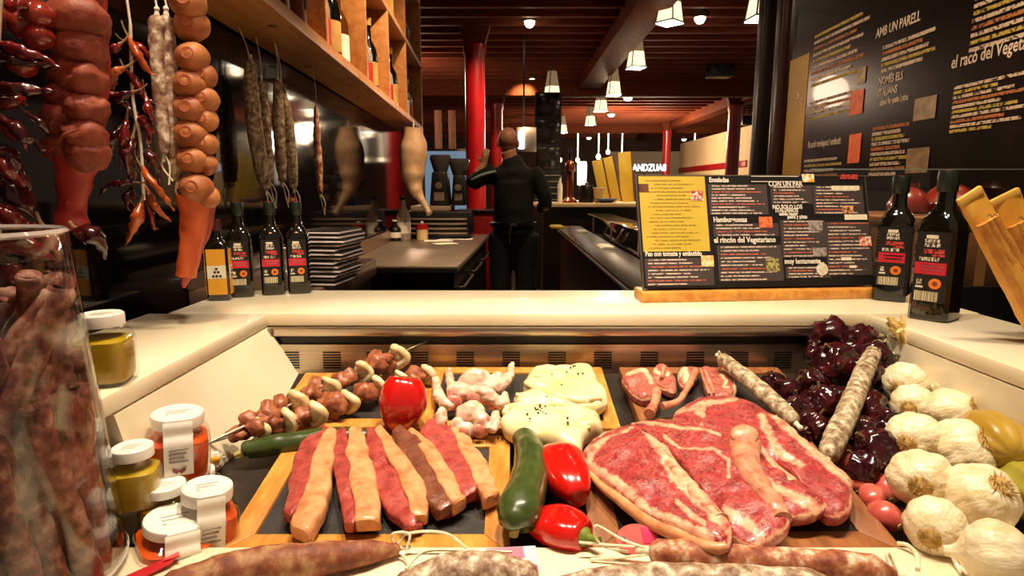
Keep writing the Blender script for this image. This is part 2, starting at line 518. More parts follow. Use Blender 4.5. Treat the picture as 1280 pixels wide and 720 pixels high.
for (u, v) in ((785, 122), (764, 143), (736, 172), (810, 172), (855, 174)):
    downlight(u, v, .075, 'small downlight glowing in the far part of the ceiling', 45 if v < 150 else 0)
for (u, v, s) in ((760, 190, .06), (748, 196, .07), (700, 200, .06), (868, 187, .1), (722, 200, .06), (777, 205, .06)):
    p = PY(u, v, 17)
    solid('wall_lamp', [lathe([(s * .6, -s), (s, 0), (s * .6, s)], 12, p), lathe([(.015, s), (.015, CEIL - p.z)], 6, p)], EM('far_lamp', 'ffdf b0'.replace(' ', ''), 6), 'tiny glowing globe lamp far at the back of the room', 'lamp', 'tiny globe lamps far back')
bulb('room_fill', (2.2, 13, 2.3), 150, (1, .72, .45), .2)  # added fill lights without fixtures, to brighten the far room
bulb('room_fill', (3.2, 14.0, 2.2), 120, (1, .78, .55), .2)
bulb('room_fill', (-1.4, 8, 2.4), 30, (1, .72, .5), .2)

# added fill spots with invented fixtures, to brighten the bar and things around it
def fill_spot(x, y, target, power, size, label):
    p = V((x, y, CEIL - .14))
    o = T('downlight', label, 'lamp', p, 'downlights in the wooden ceiling')
    mk('light_disc', lathe([(0, -.012), (.04, -.012), (.04, 0), (0, 0)], 16, p), EM('downlight_disc', 'ffe9c4', 14), o)
    mk('trim_ring', lathe([(.04, -.016), (.052, -.016), (.052, .14), (.04, .14), (.04, -.016)], 16, p), m_lfrm, o)
    spot('fill_spot', p + V((0, 0, -.03)), target, power, size, (1, .72, .42), .7, .05)
fill_spot(-.1, 2.9, (-.4, 3.1, .9), 90, 80, 'added fill lamp above the steel counter')
fill_spot(.3, 2.4, (.5, 2.9, .9), 60, 90, 'added fill lamp above the bar counter')
fill_spot(.3, 1.9, (-.6, 2.3, 1.75), 200, 70, 'added fill lamp turned to the pine shelf')
fill_spot(.45, 1.7, (1.33, 2.3, 1.6), 120, 80, 'added fill lamp turned to the large wall menu')
fill_spot(.1, 3.9, (0, 4.75, 1.3), 40, 60, 'added fill lamp above the person in black')
fill_spot(.15, 5.5, (-.39, 6.6, 1.7), 160, 60, 'added fill lamp turned to the thick red column')
fill_spot(.3, 9.4, (-.25, 11.0, 1.9), 160, 60, 'added fill lamp turned to the slim red column')
fill_spot(.9, 5.0, (.8, 6.0, 1.0), 90, 80, 'added fill lamp above the pale end counter')
fill_spot(.72, 1.08, (1.1, 1.5, 1.05), 110, 50, 'added fill lamp above the side shelf')

# black ceiling speakers
def speaker(u, v, w_, Y, label):
    p = PY(u, v, Y); s = w_ / F * Y / 2
    o = T('ceiling_speaker', label, 'speaker', p, 'black ceiling speakers')
    mk('cabinet', box(p + V((-s, -s * .7, -s * .7)), p + V((s, s * .7, s * .7)), .01), m_black, o)
    mk('grille', lathe([(0, 0), (s * .5, 0), (s * .5, .012), (0, .012)], 20, (0, 0, 0)), M('speaker_grille', '181414', '201a1a', 50, rough=.5), o, world=False).matrix_local = frame((0, -s * .7 - .013, 0), (0, -1, 0))
    mk('mount', tube([p + V((0, 0, s * .7)), V((p.x, Y, CEIL))], .012, 8), m_black, o)
speaker(900, 86, 28, 8.6, 'black box speaker by the long ceiling beam')
speaker(762, 84, 15, 9.4, 'black round speaker under the cross beam')
speaker(934, 151, 15, 12.5, 'small black speaker beside the dark red column')

# ------------------------------------------------------------ cream counter around the sunken display
XL, XR = -.395, .57             # inner sides of the display well
YB, YC = .965, 1.19             # inner back edge and outer back edge of the counter
ZC = 1.0
ct = T('counter_slab', 'polished cream stone slab framing the sunken food display on three sides', 'counter', (0, 1.1, ZC - .022))
def cslab(name, lo, hi): return mk(name, box(lo, hi, .004), m_cream, ct)
cslab('back_slab', (XL - .165, YB, ZC - .022), (XR + .19, YC, ZC))
cslab('side_slab', (XL - .195, .56, ZC - .022), (XL, YB - .0005, ZC))
cslab('side_slab', (XR, .42, ZC - .022), (XR + .185, YB - .0005, ZC))
case = T('display_case', 'sunken food display well with cream sides and steel back', 'display case', (0, .8, .6))
vs, fs = [], []
ny, nz = 24, 8
for a_ in range(ny):
    yy = .575 + (YB - .575) * a_ / (ny - 1)
    k_ = max(0, min(1, (yy - .66) / .2)); k_ = k_ * k_ * (3 - 2 * k_)
    xb_ = -.358 + .046 * k_
    for b_ in range(nz):
        t_ = b_ / (nz - 1)
        vs.append(V((XL + (xb_ - XL) * t_, yy, ZC - .023 - (ZC - .023 - .83) * t_)))
base_ = len(vs)
vs += [q + V((-.045, 0, 0)) for q in vs]
for a_ in range(ny - 1):
    for b_ in range(nz - 1):
        q = a_ * nz + b_
        fs.append((q, q + 1, q + nz + 1, q + nz)); q += base_; fs.append((q, q + nz, q + nz + 1, q + 1))
for a_ in range(ny - 1):
    for b_ in (0, nz - 1):
        q = a_ * nz + b_; fs.append((q, q + nz, q + nz + base_, q + base_))
for b_ in range(nz - 1):
    for a_ in (0, ny - 1):
        q = a_ * nz + b_; fs.append((q, q + base_, q + base_ + 1, q + 1))
mk('side_panel', (vs, fs), m_cream, case)
mk('side_panel', box((XR, .43, .6), (XR + .02, YB, ZC - .023)), m_cream, case)
mk('front_ledge', box((-.62, .30, .6), (.80, .536, .862), .006), m_cream, case)
mk('bed', hexa([(XL, .53, .6), (XR, .53, .6), (XR, YB, .6), (XL, YB, .6), (XL, .53, zfl(.53) - .02), (XR, .53, zfl(.53) - .02), (XR, YB, zfl(YB) - .02), (XL, YB, zfl(YB) - .02)]),
   M('display_bed', '3a332c', '4a4038', 20, rough=.35, metal=.6), case)
bp = mk('back_panel', box((XL, YB - .002, .6), (XR, YB + .01, .948)), m_steel, case)
mk('top_trim', box((XL, YB - .008, .963), (XR, YB + .01, .9775), .002), m_steel, case)
mk('dark_gap', box((XL, YB + .004, .948), (XR, YB + .012, .963)), m_black, case)
mk('corner_trim', box((XL, YB - .012, .80), (XL + .008, YB - .002, .977), .002), m_steel_dark, case)
slot = mesh('vent_slot', box((-.0145, -.0011, -.0012), (.0145, .0, .0012)))
for u in (364, 416, 470, 525, 582, 639, 696, 753, 811, 868, 923, 977):
    x = PY(u, 455, YB).x
    for k in range(7):
        o = mk('vent_slot', slot, m_black, bp, world=False)
        o.location = V((x, YB - .002, .935 - k * .0043)) - V(case.location) + V((0, 0, 0)) - V(bp.location)
# ------------------------------------------------------------ back bar: counters and their things
m_wood_ctr = M('brown_counter', '6e5342', '5b4436', 5, rough=.3, stretch=(6, 1, 6), coat=.3)
sw = T('side_worktop', 'brown worktop strip running behind the cream counter along the dark glass', 'counter', (-.5, 1.5, .95))
mk('worktop', hexa([(-.645, YC + .002, .95), (-.385, YC + .002, .95), (-.395, 1.76, .95), (-.66, 1.76, .95), (-.645, YC + .002, .999), (-.385, YC + .002, .999), (-.395, 1.76, .999), (-.66, 1.76, .999)], .004), m_wood_ctr, sw)
mk('front_panel', box((-.64, YC + .03, 0), (-.41, 1.74, .949)), m_black, sw)
mk('backsplash', hexa([(-.645, YC + .002, 1.0), (-.635, YC + .002, 1.0), (-.65, 1.76, 1.0), (-.66, 1.76, 1.0), (-.645, YC + .002, 1.03), (-.635, YC + .002, 1.03), (-.65, 1.76, 1.03), (-.66, 1.76, 1.03)]), m_wood_ctr, sw)
m_dark_front = M('dark_cabinet', '140f0d', '1d1613', 8, rough=.25)
ss = T('steel_counter', 'steel topped work counter behind the display, near the hanging ham', 'counter', (-.45, 3.1, 0))
mk('steel_top', hexa([(-.665, 2.36, .872), (-.21, 2.36, .872), (-.15, 4.0, .872), (-.71, 4.0, .872), (-.665, 2.36, .9), (-.21, 2.36, .9), (-.15, 4.0, .9), (-.71, 4.0, .9)], .006), m_steel_dark, ss)
mk('cabinet_front', hexa([(-.66, 2.38, 0), (-.23, 2.38, 0), (-.17, 3.98, 0), (-.7, 3.98, 0), (-.66, 2.38, .871), (-.23, 2.38, .871), (-.17, 3.98, .871), (-.7, 3.98, .871)]), m_dark_front, ss)
mk('backsplash', hexa([(-.675, 2.36, .9), (-.66, 2.36, .9), (-.705, 4.0, .9), (-.72, 4.0, .9), (-.675, 2.36, .96), (-.66, 2.36, .96), (-.705, 4.0, .96), (-.72, 4.0, .96)]), m_wood_ctr, ss)
mk('front_edge', tube([V((-.66, 2.358, .893)), V((-.212, 2.358, .893))], .007, 8), m_steel, ss)
for k in range(3):
    y0 = 2.5 + k * .5
    mk('drawer_handle', tube([V((-.222 + .018 * k, y0, .79)), V((-.20 + .018 * k, y0 + .02, .79)), V((-.186 + .018 * k, y0 + .38, .79)), V((-.205 + .018 * k, y0 + .4, .79))], .006, 8), m_steel, ss)

rb = T('bar_counter', 'long dark bar counter with steel rim behind the menu stand', 'bar counter', (.5, 3.2, 0))
mk('bar_top', hexa([(.365, 1.45, .87), (.545, 1.45, .87), (.545, 4.9, .87), (.345, 4.9, .87), (.365, 1.45, .9), (.545, 1.45, .9), (.545, 4.9, .9), (.345, 4.9, .9)], .005), M('bar_steel', '4a4039', '5a4e45', 20, rough=.3, metal=.8, stretch=(4, .3, 1)), rb)
mk('cabinet', box((.39, 1.47, 0), (.77, 4.88, .869)), m_dark_front, rb)
mk('rail', tube([V((.362, 1.46, .885)), V((.342, 4.9, .885))], .006, 8), m_steel, rb)
mk('chiller_cover', hexa([(.56, 1.9, .87), (.77, 1.9, .87), (.77, 4.85, .87), (.56, 4.85, .87), (.6, 1.9, 1.0), (.77, 1.9, 1.0), (.77, 4.85, 1.0), (.6, 4.85, 1.0)], .004), M('chiller_glass', '0d0a09', '191210', 6, rough=.08, coat=.5), rb)
for k in range(4):
    mk('chiller_edge', box((.952 - .395, 1.9 + k * .76, .9), (.957 - .395, 1.93 + k * .76, 1.0)), m_steel, rb)
def napkin(u, v, wx, wy, label, mat, h=.012):
    p = PZ(u, v, .9006)
    o = T('folded_napkin', label, 'napkin', p, 'folded cloths on the bar counter')
    for k in range(3):
        mk('fold', box(p + V((-wx / 2 + k * .004, -wy / 2, h / 3 * k)), p + V((wx / 2 - k * .003, wy / 2 - k * .008, h / 3 * (k + 1) - .0004)), .0015), mat, o)
napkin(727, 290, .08, .22, 'folded white cloth on the bar rim farther along', m_white)
napkin(757, 309, .07, .2, 'folded white cloth on the bar rim behind the menu stand', m_white)
napkin(696, 284, .1, .3, 'yellow folded cloth at the end of the bar', M('yellow_cloth', 'd9b63a', 'c9a22c', 20, rough=.8))

ec = T('end_counter', 'pale topped counter closing the end of the bar', 'counter', (.75, 6.0, 0))
mk('pale_top', box((.24, 5.75, 1.02), (2.6, 6.4, 1.06), .008), M('pale_top', 'd8bd92', 'cbad80', 6, rough=.35), ec)
mk('cabinet', box((.3, 5.8, 0), (2.55, 6.35, 1.019)), m_dark_front, ec)
m_copper = M('copper', '9a4a2e', 'b45f3c', 12, rough=.25, metal=.9)
def far(u0, u1, v0, v1, Y, d=.08):           # a box seen between these pixels
    a, b = PY(u0, v1, Y), PY(u1, v0, Y)
    return V((a.x, Y, a.z)), V((b.x, Y + d, b.z))
def base_at(u, Y, z): p = PY(u, 240, Y); return V((p.x, Y, z))
ZE = 1.06
def far_lathe(name, u, Y, z, prof, mat, label, cat, extra=()):
    p = base_at(u, Y, z); o = T(name, label, cat, p)
    mk('body', lathe(prof, 18, p), mat, o)
    for nm, pr, mt in extra: mk(nm, lathe(pr, 18, p), mt, o)
    return o
far_lathe('beer_tap', 712, 5.95, ZE, [(.07, 0), (.07, .02), (.035, .05), (.032, .28), (.05, .31), (.045, .37), (.02, .40), (0, .40)], m_copper, 'copper beer tap column at the end of the bar', 'beer tap',
          [('tap_handle', [(.012, .40), (.02, .46), (.012, .52), (0, .52)], m_black), ('tap_collar', [(.052, .30), (.052, .31)], m_steel)])
far_lathe('white_bottle', 700, 5.9, ZE, [(.022, 0), (.024, .01), (.024, .17), (.012, .2), (.012, .24), (0, .24)], m_white, 'slim white bottle beside the copper beer tap', 'bottle', [('cap', [(.014, .235), (.014, .255), (0, .255)], m_steel)])
far_lathe('white_lamp', 727, 6.2, ZE, [(.05, 0), (.05, .015), (.01, .02), (.01, .16), (.045, .17), (.05, .36), (.045, .40), (0, .40)], EM('lamp_white', 'fff0d8', 2.2), 'glowing white cylinder lamp behind the beer tap', 'lamp', [('lamp_foot', [(.055, 0), (.055, .012), (0, .012)], m_steel)])
far_lathe('cream_cup', 748, 5.9, ZE, [(.035, 0), (.045, .06), (.055, .14), (.05, .14), (.04, .06), (0, .02)], M('cream_cup', 'd8b06a', 'cda35c', 8, rough=.5), 'tall cream tumbler on the pale end counter', 'cup', [('rim', [(.056, .138), (.056, .146), (.049, .146)], m_white)])
far_lathe('black_canister', 733, 5.95, ZE, [(.07, 0), (.075, .02), (.075, .14), (.06, .17), (0, .17)], m_black, 'black canister on the pale end counter', 'canister', [('lid_knob', [(.015, .17), (.018, .19), (0, .195)], m_steel)])
p = base_at(758, 5.9, ZE)
o = T('blue_plate', 'blue grey plate on the pale end counter', 'plate', p)
mk('plate_body', lathe([(.05, 0), (.09, .02), (.12, .035), (.12, .04), (.085, .026), (0, .01)], 24, p), M('blue_glaze', '5b6f9c', '6a7dab', 10, rough=.25), o)
mk('plate_foot', lathe([(.05, -.0), (.05, .006), (.045, .006)], 24, p), m_white, o)
# upright yellow menu cards
m_yel = M('yellow_card', 'd8b83e', 'c9a630', 5, rough=.5)
def card(u, Y, w_, h, lean, label):
    p = base_at(u, Y, ZE)
    o = T('menu_card', label, 'menu', p, 'yellow menu cards on the end counter')
    g = box((-w_ / 2, -.006, 0), (w_ / 2, .006, h), .002)
    R = Matrix.Translation(p) @ Matrix.Rotation(lean, 4, 'Y')
    mk('card', xf(g, R), m_yel, o)
    mk('card_edge', xf(box((w_ / 2 - .002, -.012, 0), (w_ / 2 + .012, .01, h)), R), M('card_edge', '6b3d22', '7a482b', 5, rough=.5), o)
card(757, 6.1, .10, .42, -.22, 'leaning yellow menu card beside the cream tumbler')
card(770, 6.15, .11, .45, -.22, 'second leaning yellow menu card next to the taller board')
card(785, 6.3, .13, .50, -.1, 'taller upright yellow menu board by the white lettered sign')
# white lettered sign
p = PY(806, 209, 6.8)
o = T('lit_sign', 'small sign with glowing white letters above the yellow menu', 'sign', p)
mk('sign_board', box(p + V((-.17, .0, -.065)), p + V((.17, .02, .065)), .004), M('sign_grey', '4a4038', '554a40', 8, rough=.5), o)
text('sign_letters', 'ANDZUA8', .105, EM('sign_white', 'f4f2ff', 4), o, frame(p + V((-.135, -.002, -.04)), (0, -1, 0)) @ Matrix.Identity(4), 'LEFT', .001, .002, .75)
mk('sign_bracket', box((p.x - .01, p.y + .005, 0), p + V((.01, .02, -.066))), m_black, o)
# clutter of dark machines along the left
def machine(name, u0, u1, v0, v1, Y, d, label, cat, parts=()):
    a, b = far(u0, u1, v0, v1, Y, d)
    o = T(name, label, cat, ((a.x + b.x) / 2, Y + d / 2, a.z))
    mk('body', box(a, b, .012), m_black, o)
    W, H = b.x - a.x, b.z - a.z
    for nm, x0, z0, x1, z1, mt in parts:
        mk(nm, box((a.x + W * x0, Y - .012, a.z + H * z0), (a.x + W * x1, Y - .0008, a.z + H * z1), .003), mt, o)
    return o, a, b
pz = .9
a, b = far(507, 588, 264, 296, 3.62, .3)
o = T('contact_grill', 'black grill box on the steel counter behind the papers', 'appliance', ((a.x + b.x) / 2, 3.75, pz))
mk('body', box((a.x, 3.62, pz + .012), (b.x, 3.95, b.z), .012), m_black, o)
for k in range(4):
    mk('rib', box((a.x + .02, 3.60, pz + .03 + k * .028), (b.x - .02, 3.62, pz + .04 + k * .028), .003), m_steel_dark, o)
for sx in (a.x + .03, b.x - .05):
    mk('foot', box((sx, 3.64, pz), (sx + .02, 3.9, pz + .012)), m_black, o)
mk('top_plate', box((a.x + .03, 3.64, b.z), (b.x - .12, 3.93, b.z + .03), .004), M('taupe', '8a7468', '7c685d', 5, rough=.5), o)
ZG = b.z + .031
def grinder(u, Y, h, w_, label):
    p = base_at(u, Y, 0); z0 = ZG
    o = T('coffee_grinder', label, 'appliance', (p.x, Y, z0))
    mk('body', hexa([(p.x - w_, Y, z0), (p.x + w_, Y, z0), (p.x + w_, Y + .18, z0), (p.x - w_, Y + .18, z0), (p.x - w_ * .7, Y, z0 + h), (p.x + w_ * .7, Y, z0 + h), (p.x + w_ * .7, Y + .18, z0 + h), (p.x - w_ * .7, Y + .18, z0 + h)], .01), m_black, o)
    mk('hopper', lathe([(.04, h), (.065, h + .08), (.06, h + .1), (0, h + .1)], 18, (p.x, Y + .09, z0)), M('smoky_plastic', '3a3436', '4a4244', 10, rough=.2), o)
    mk('dial', lathe([(0, 0), (.02, 0), (.02, .012), (0, .012)], 14), m_steel, o, world=False).matrix_local = frame((0, -.012, h * .6), (0, -1, 0))
    mk('front_plate', box((p.x - w_ * .5, Y - .006, z0 + .03), (p.x + w_ * .5, Y - .0005, z0 + h * .4)), m_steel_dark, o)
grinder(549, 3.66, .20, .06, 'black coffee grinder with smoky hopper standing on the grill box')
grinder(573, 3.70, .18, .045, 'narrow black coffee grinder next to the red column')
# bottles and small things on the steel counter
def plain_bottle(u, v, h, r, mat, label, capm, z=.9):
    p = PZ(u, v, z); o = T('bottle', label, 'bottle', p)
    mk('glass', lathe([(r * .9, 0), (r, .01), (r, h * .55), (r * .85, h * .63), (r * .38, h * .75), (r * .34, h * .93), (r * .4, h * .95)], 20, p), mat, o)
    mk('cap', lathe([(r * .44, h * .93), (r * .44, h), (0, h)], 16, p), capm, o)
    mk('label', lathe([(r * 1.01, h * .16), (r * 1.01, h * .42)], 20, p), m_white, o)
    return o
m_clear = GLASS('clear_glass')
m_pale = M('pale_liquid_bottle', '9a8b80', 'ab9c90', 6, rough=.12, coat=.5)
plain_bottle(505, 300, .25, .042, m_pale, 'pale clear bottle on the steel counter under the ham', m_black)
plain_bottle(494, 301, .12, .035, m_black, 'short dark bottle next to the pale bottle', m_white)
p = PZ(528, 299, .9); o = T('red_canister', 'small red and cream tin on the steel counter', 'tin', p)
mk('tin', lathe([(.035, 0), (.035, .06), (0, .06)], 20, p), M('cream_tin', 'd8b88c', 'c9a87a', 8, rough=.4), o)
mk('lid', lathe([(.037, .06), (.037, .09), (0, .092)], 20, p), m_red, o)
mk('lid_knob', lathe([(.008, .092), (.01, .105), (0, .108)], 12, p), m_white, o)
for k, (u, v, wx, wy, rz) in enumerate(((548, 301, .16, .11, .2), (570, 299, .2, .12, -.1), (556, 305, .12, .09, .5))):
    p = PZ(u, v, .9)
    s = solid('paper_sheet', xf(box((-wx / 2, -wy / 2, .0005 + k * .001), (wx / 2, wy / 2, .0012 + k * .001)), Matrix.Translation(p) @ Matrix.Rotation(rz, 4, 'Z')), m_white,
          ['small white paper sheet on the steel counter', 'wide white paper sheet nearest the grill box', 'slanted white paper sheet lying over the others'][k], 'paper', 'papers on the steel counter')
# pale blue lit screen behind the grinders, with its frame
a, b = far(533, 584, 189, 292, 7.6, .05)
o = T('blue_screen', 'pale blue lit glass panel behind the coffee grinders', 'screen', ((a.x + b.x) / 2, 7.6, 0))
mk('panel', box((a.x, 7.6, a.z), (b.x, 7.64, b.z)), EM('blue_glow', '7f97ad', .55), o)
mk('panel_frame', [box((a.x - .03, 7.59, a.z - .03), (b.x + .03, 7.66, a.z - .001)), box((a.x - .03, 7.59, b.z + .001), (b.x + .03, 7.66, b.z + .03)), box((a.x - .03, 7.59, a.z), (a.x - .001, 7.66, b.z)), box((b.x + .001, 7.59, a.z), (b.x + .03, 7.66, b.z))], m_steel_dark, o)
mk('stand', box(((a.x + b.x) / 2 - .1, 7.6, 0), ((a.x + b.x) / 2 + .1, 7.68, a.z - .031)), m_black, o)
for u in (549, 566):
    p = base_at(u, 9.0, 0)
    solid('wooden_slat', box((p.x - .05, 9.0, 0), (p.x + .05, 9.06, 2.3), .006), M('slat_wood', '7a4526', '8a5230', 5, rough=.6), 'upright brown wooden slat behind the blue panel', 'slat', 'upright wooden slats behind the blue panel')
# black dish dresser beside red column: red cupboard under it
a, b = far(590, 622, 262, 300, 6.2, .4)
o = T('red_cupboard', 'low red cupboard at the foot of the thick column', 'cupboard', ((a.x + b.x) / 2, 6.2, 0))
mk('carcass', box((a.x - .1, 5.9, 0), (b.x, 6.3, b.z - .02)), m_red, o)
mk('cupboard_top', box((a.x - .14, 5.87, b.z - .02), (b.x + .03, 6.33, b.z + .005), .004), m_black, o)
mk('door_panel', box((a.x - .06, 5.888, .1), (b.x - .04, 5.899, b.z - .06), .004), m_red, o)
# tower of dark menu screens
p = PY(686, 200, 7.2)
o = T('screen_tower', 'tall black tower of screens behind the person', 'screen', (p.x, 7.2, 0))
mk('column', box((p.x - .16, 7.22, 0), (p.x + .14, 7.4, 2.28)), m_black, o)
for k, z in enumerate((2.02, 1.72, 1.42)):
    mk('screen', box((p.x - .14, 7.2, z), (p.x + .12, 7.219, z + .24), .004), M('dark_screen', '1a1614', '262019', 30, rough=.15, lo=.45, hi=.7), o)
for k in range(5):
    mk('shelf_edge', box((p.x - .155, 7.195, 1.34 - k * .07), (p.x + .135, 7.2195, 1.35 - k * .07)), m_steel_dark, o)
a, b = far(648, 655, 163, 186, 6.9, .05)
o = T('light_tube', 'short bright white light beside the bald head', 'lamp', ((a.x + b.x) / 2, 6.9, a.z))
mk('tube', box(a, b, .01), EM('tube_white', 'f3f4ff', 7), o)
mk('fixture', box((a.x - .02, 6.96, a.z - .03), (b.x + .14, 7.0, b.z + .04), .005), m_steel, o)
mk('hanger', box((a.x + .05, 6.965, b.z + .04), (a.x + .07, 6.985, CEIL)), m_black, o)

# ------------------------------------------------------------ the person in black, seen from behind
def limb(*pts): return tube([V(q[:3]) for q in pts], [q[3] for q in pts], 14, 4 * len(pts))
def ball(x, y, z, r): return ell((x, y, z), r)
PX, PYY = 0.0, 4.8
def build_person():
    o = T('person', 'bald person in black clothes with back turned, one arm raised', 'person', (PX, PYY, 0))
    hx, hz = -.03, 1.54
    def hand(wr, fw, side, up):
        wr, fw, side, up = V(wr), V(fw).normalized(), V(side).normalized(), V(up).normalized()
        ps = [ell(wr + fw * .045, (.03, .03, .03)), tube([wr - fw * .01, wr + fw * .08], [.026, .03], 10, 5)]
        for k, (s, ln) in enumerate(((-.027, .07), (-.009, .08), (.009, .076), (.026, .06))):
            b = wr + fw * .075 + side * s
            ps.append(tube([b, b + fw * ln * .5 + up * .012, b + fw * ln * .75 + up * .04], [.0085, .008, .007], 8, 7))
        b = wr + fw * .03 + side * -.03
        ps.append(tube([b, b + side * -.03 + fw * .02, b + side * -.035 + fw * .055], [.011, .01, .008], 8, 6))
        return ps
    body = [ell((hx, 4.8, hz + .035), (.075, .092, .085)), ell((hx, 4.835, hz - .03), (.06, .07, .085)),
            ell((hx, 4.91, hz - .005), (.014, .022, .022)), ell((hx - .078, 4.80, hz - .005), (.012, .022, .032)), ell((hx + .078, 4.80, hz - .005), (.012, .022, .032)),
            ell((hx, 4.905, hz - .05), (.026, .012, .01)), ell((hx - .03, 4.885, hz + .02), (.014, .01, .01)), ell((hx + .03, 4.885, hz + .02), (.014, .01, .01)),
            limb((hx, 4.79, hz - .06, .058), (0, 4.79, 1.37, .065), (.005, 4.8, 1.28, .12)),
            limb((.01, 4.8, 1.32, .10), (.01, 4.8, 1.15, .13), (.01, 4.8, .98, .125), (.01, 4.8, .86, .13)),
            limb((-.15, 4.8, 1.325, .055), (-.25, 4.77, 1.27, .046), (-.31, 4.78, 1.235, .04)),
            limb((-.31, 4.78, 1.235, .04), (-.27, 4.86, 1.31, .034), (-.225, 4.93, 1.385, .024)),
            limb((.17, 4.8, 1.335, .055), (.245, 4.78, 1.16, .048), (.26, 4.8, 1.06, .042)),
            limb((.26, 4.8, 1.06, .042), (.23, 4.95, 1.04, .034), (.2, 5.06, 1.05, .024)),
            limb((-.075, 4.8, .86, .09), (-.085, 4.79, .5, .062), (-.085, 4.8, .46, .06), (-.085, 4.79, .3, .055), (-.085, 4.79, .08, .038)),
            limb((.095, 4.8, .86, .09), (.105, 4.79, .5, .062), (.105, 4.8, .46, .06), (.105, 4.79, .3, .055), (.105, 4.79, .08, .038)),
            ell((-.085, 4.85, .045), (.042, .11, .035)), ell((.105, 4.85, .045), (.042, .11, .035))]
    body += hand((-.225, 4.93, 1.385), (.15, .2, 1), (1, .1, 0), (.2, 1, -.1)) + hand((.2, 5.06, 1.05), (-.3, 1, .1), (0, .1, 1), (-1, 0, 0))
    m_skin = M('skin', 'c98d6a', 'b97a58', 20, rough=.5, sss=.1)
    mk('body', blob(body, .009, 3), m_skin, o)
    m_cl = M('black_cloth', '0a0909', '121010', 30, rough=.8, bump=.3, bscale=90)
    shirt = [limb((-.015, 4.79, 1.435, .066), (0, 4.79, 1.39, .09), (.01, 4.8, 1.33, .13)), ell((.01, 4.8, 1.285, ), (.2, .12, .105)), limb((.01, 4.8, 1.25, .155), (.01, 4.8, 1.1, .158), (.01, 4.8, .95, .155), (.01, 4.8, .84, .165)),
             limb((-.13, 4.8, 1.325, .075), (-.25, 4.77, 1.265, .06), (-.315, 4.78, 1.23, .055)), limb((-.315, 4.78, 1.23, .055), (-.275, 4.85, 1.30, .045)),
             limb((.15, 4.8, 1.34, .075), (.245, 4.78, 1.17, .06), (.262, 4.8, 1.06, .055)), limb((.262, 4.8, 1.06, .055), (.235, 4.93, 1.045, .045))]
    mk('shirt', blob(shirt, .012, 5, .006, 9), m_cl, o)
    tr = [ell((.01, 4.8, .83), (.18, .14, .12)), limb((-.08, 4.8, .84, .115), (-.09, 4.79, .5, .088), (-.09, 4.79, .1, .075)), limb((.1, 4.8, .84, .115), (.11, 4.79, .5, .088), (.11, 4.79, .1, .075))]
    mk('trousers', blob(tr, .012, 5, .006, 9), M('black_trousers', '080808', '0f0e0e', 30, rough=.85), o)
    mk('belt', lathe([(.176, .90), (.182, .905), (.182, .935), (.176, .94)], 28, (.01, 4.8, 0)), m_black, o)
    mk('belt_knot', [ell((.01, 4.615, .92), (.03, .015, .018)), tube([V((0, 4.61, .92)), V((-.02, 4.6, .85)), V((-.015, 4.605, .78))], .006, 6, 8)], M('apron_tie', '2a2727', '353131', 30, rough=.8), o)
    mk('sleeve_glint', tube([V((-.31, 4.722, 1.262)), V((-.22, 4.708, 1.30)), V((-.12, 4.705, 1.325))], [.010, .013, .011], 10, 14), M('pale_glint', '9ab4b4', 'b4c8c6', 12, rough=.3), o)  # pale tube modelled for the shine of light on the sleeve
    for s in (-.085, .105):
        mk('shoe', blob([ell((s, 4.86, .05), (.05, .13, .042)), tube([V((s, 4.79, .05)), V((s, 4.79, .13))], [.05, .048], 12)], .01, 4), m_black, o)
build_person()
# ------------------------------------------------------------ wooden bottle shelf on the left
SA, SB = V((-.475, 1.0, 0)), V((-.575, 4.06, 0))
SD = (SB - SA).normalized(); SN = V((-SD.y, SD.x, 0))
def sh(s0, s1, t0, t1, z0, z1, bev=.003):
    def q(s, t, z): return SA + SD * s + SN * t + V((0, 0, z))
    return hexa([q(s0, t1, z0), q(s0, t0, z0), q(s1, t0, z0), q(s1, t1, z0), q(s0, t1, z1), q(s0, t0, z1), q(s1, t0, z1), q(s1, t1, z1)], bev)
SZ = 1.56
shelf = T('bottle_shelf', 'pine shelf with open compartments of bottles above the hanging sausages', 'shelf', (-.58, 2.5, SZ))
ups = [.0, .36, .755, 1.3, 1.79, 2.35, 3.06]
# long bottom plank in lengths
for a, b in ((0, 1.12), (1.123, 1.9), (1.903, 3.062)):
    mk('bottom_plank', sh(a, b, 0, .155, SZ, SZ + .03), m_pine, shelf)
mk('middle_plank', sh(0, 3.06, .002, .152, 1.955, 1.98), m_pine, shelf)
mk('top_plank', sh(0, 3.06, .002, .152, 2.34, 2.365), m_pine, shelf)
for k, s in enumerate(ups):
    mk('upright', sh(s - .013, s + .013, .004, .15, SZ + .0305, 1.9545), m_pine, shelf)
    mk('upright', sh(s - .013, s + .013, .004, .15, 1.9805, 2.3395), m_pine, shelf)
mk('back_board', sh(0, 3.06, .1525, .157, SZ + .03, 2.36, 0), M('dark_back_board', '3a2014', '48291a', 5, rough=.6), shelf)
knot = M('pine_knot', '6a3514', '7a4018', 40, rough=.6)
for s, t_ in ((.45, .05), (.92, .11), (1.25, .06), (1.55, .1)):
    q = SA + SD * s + SN * t_ + V((0, 0, SZ))
    mk('knot', lathe([(0, -.0004), (.012, -.0004), (.012, .001)], 12, q), knot, shelf)

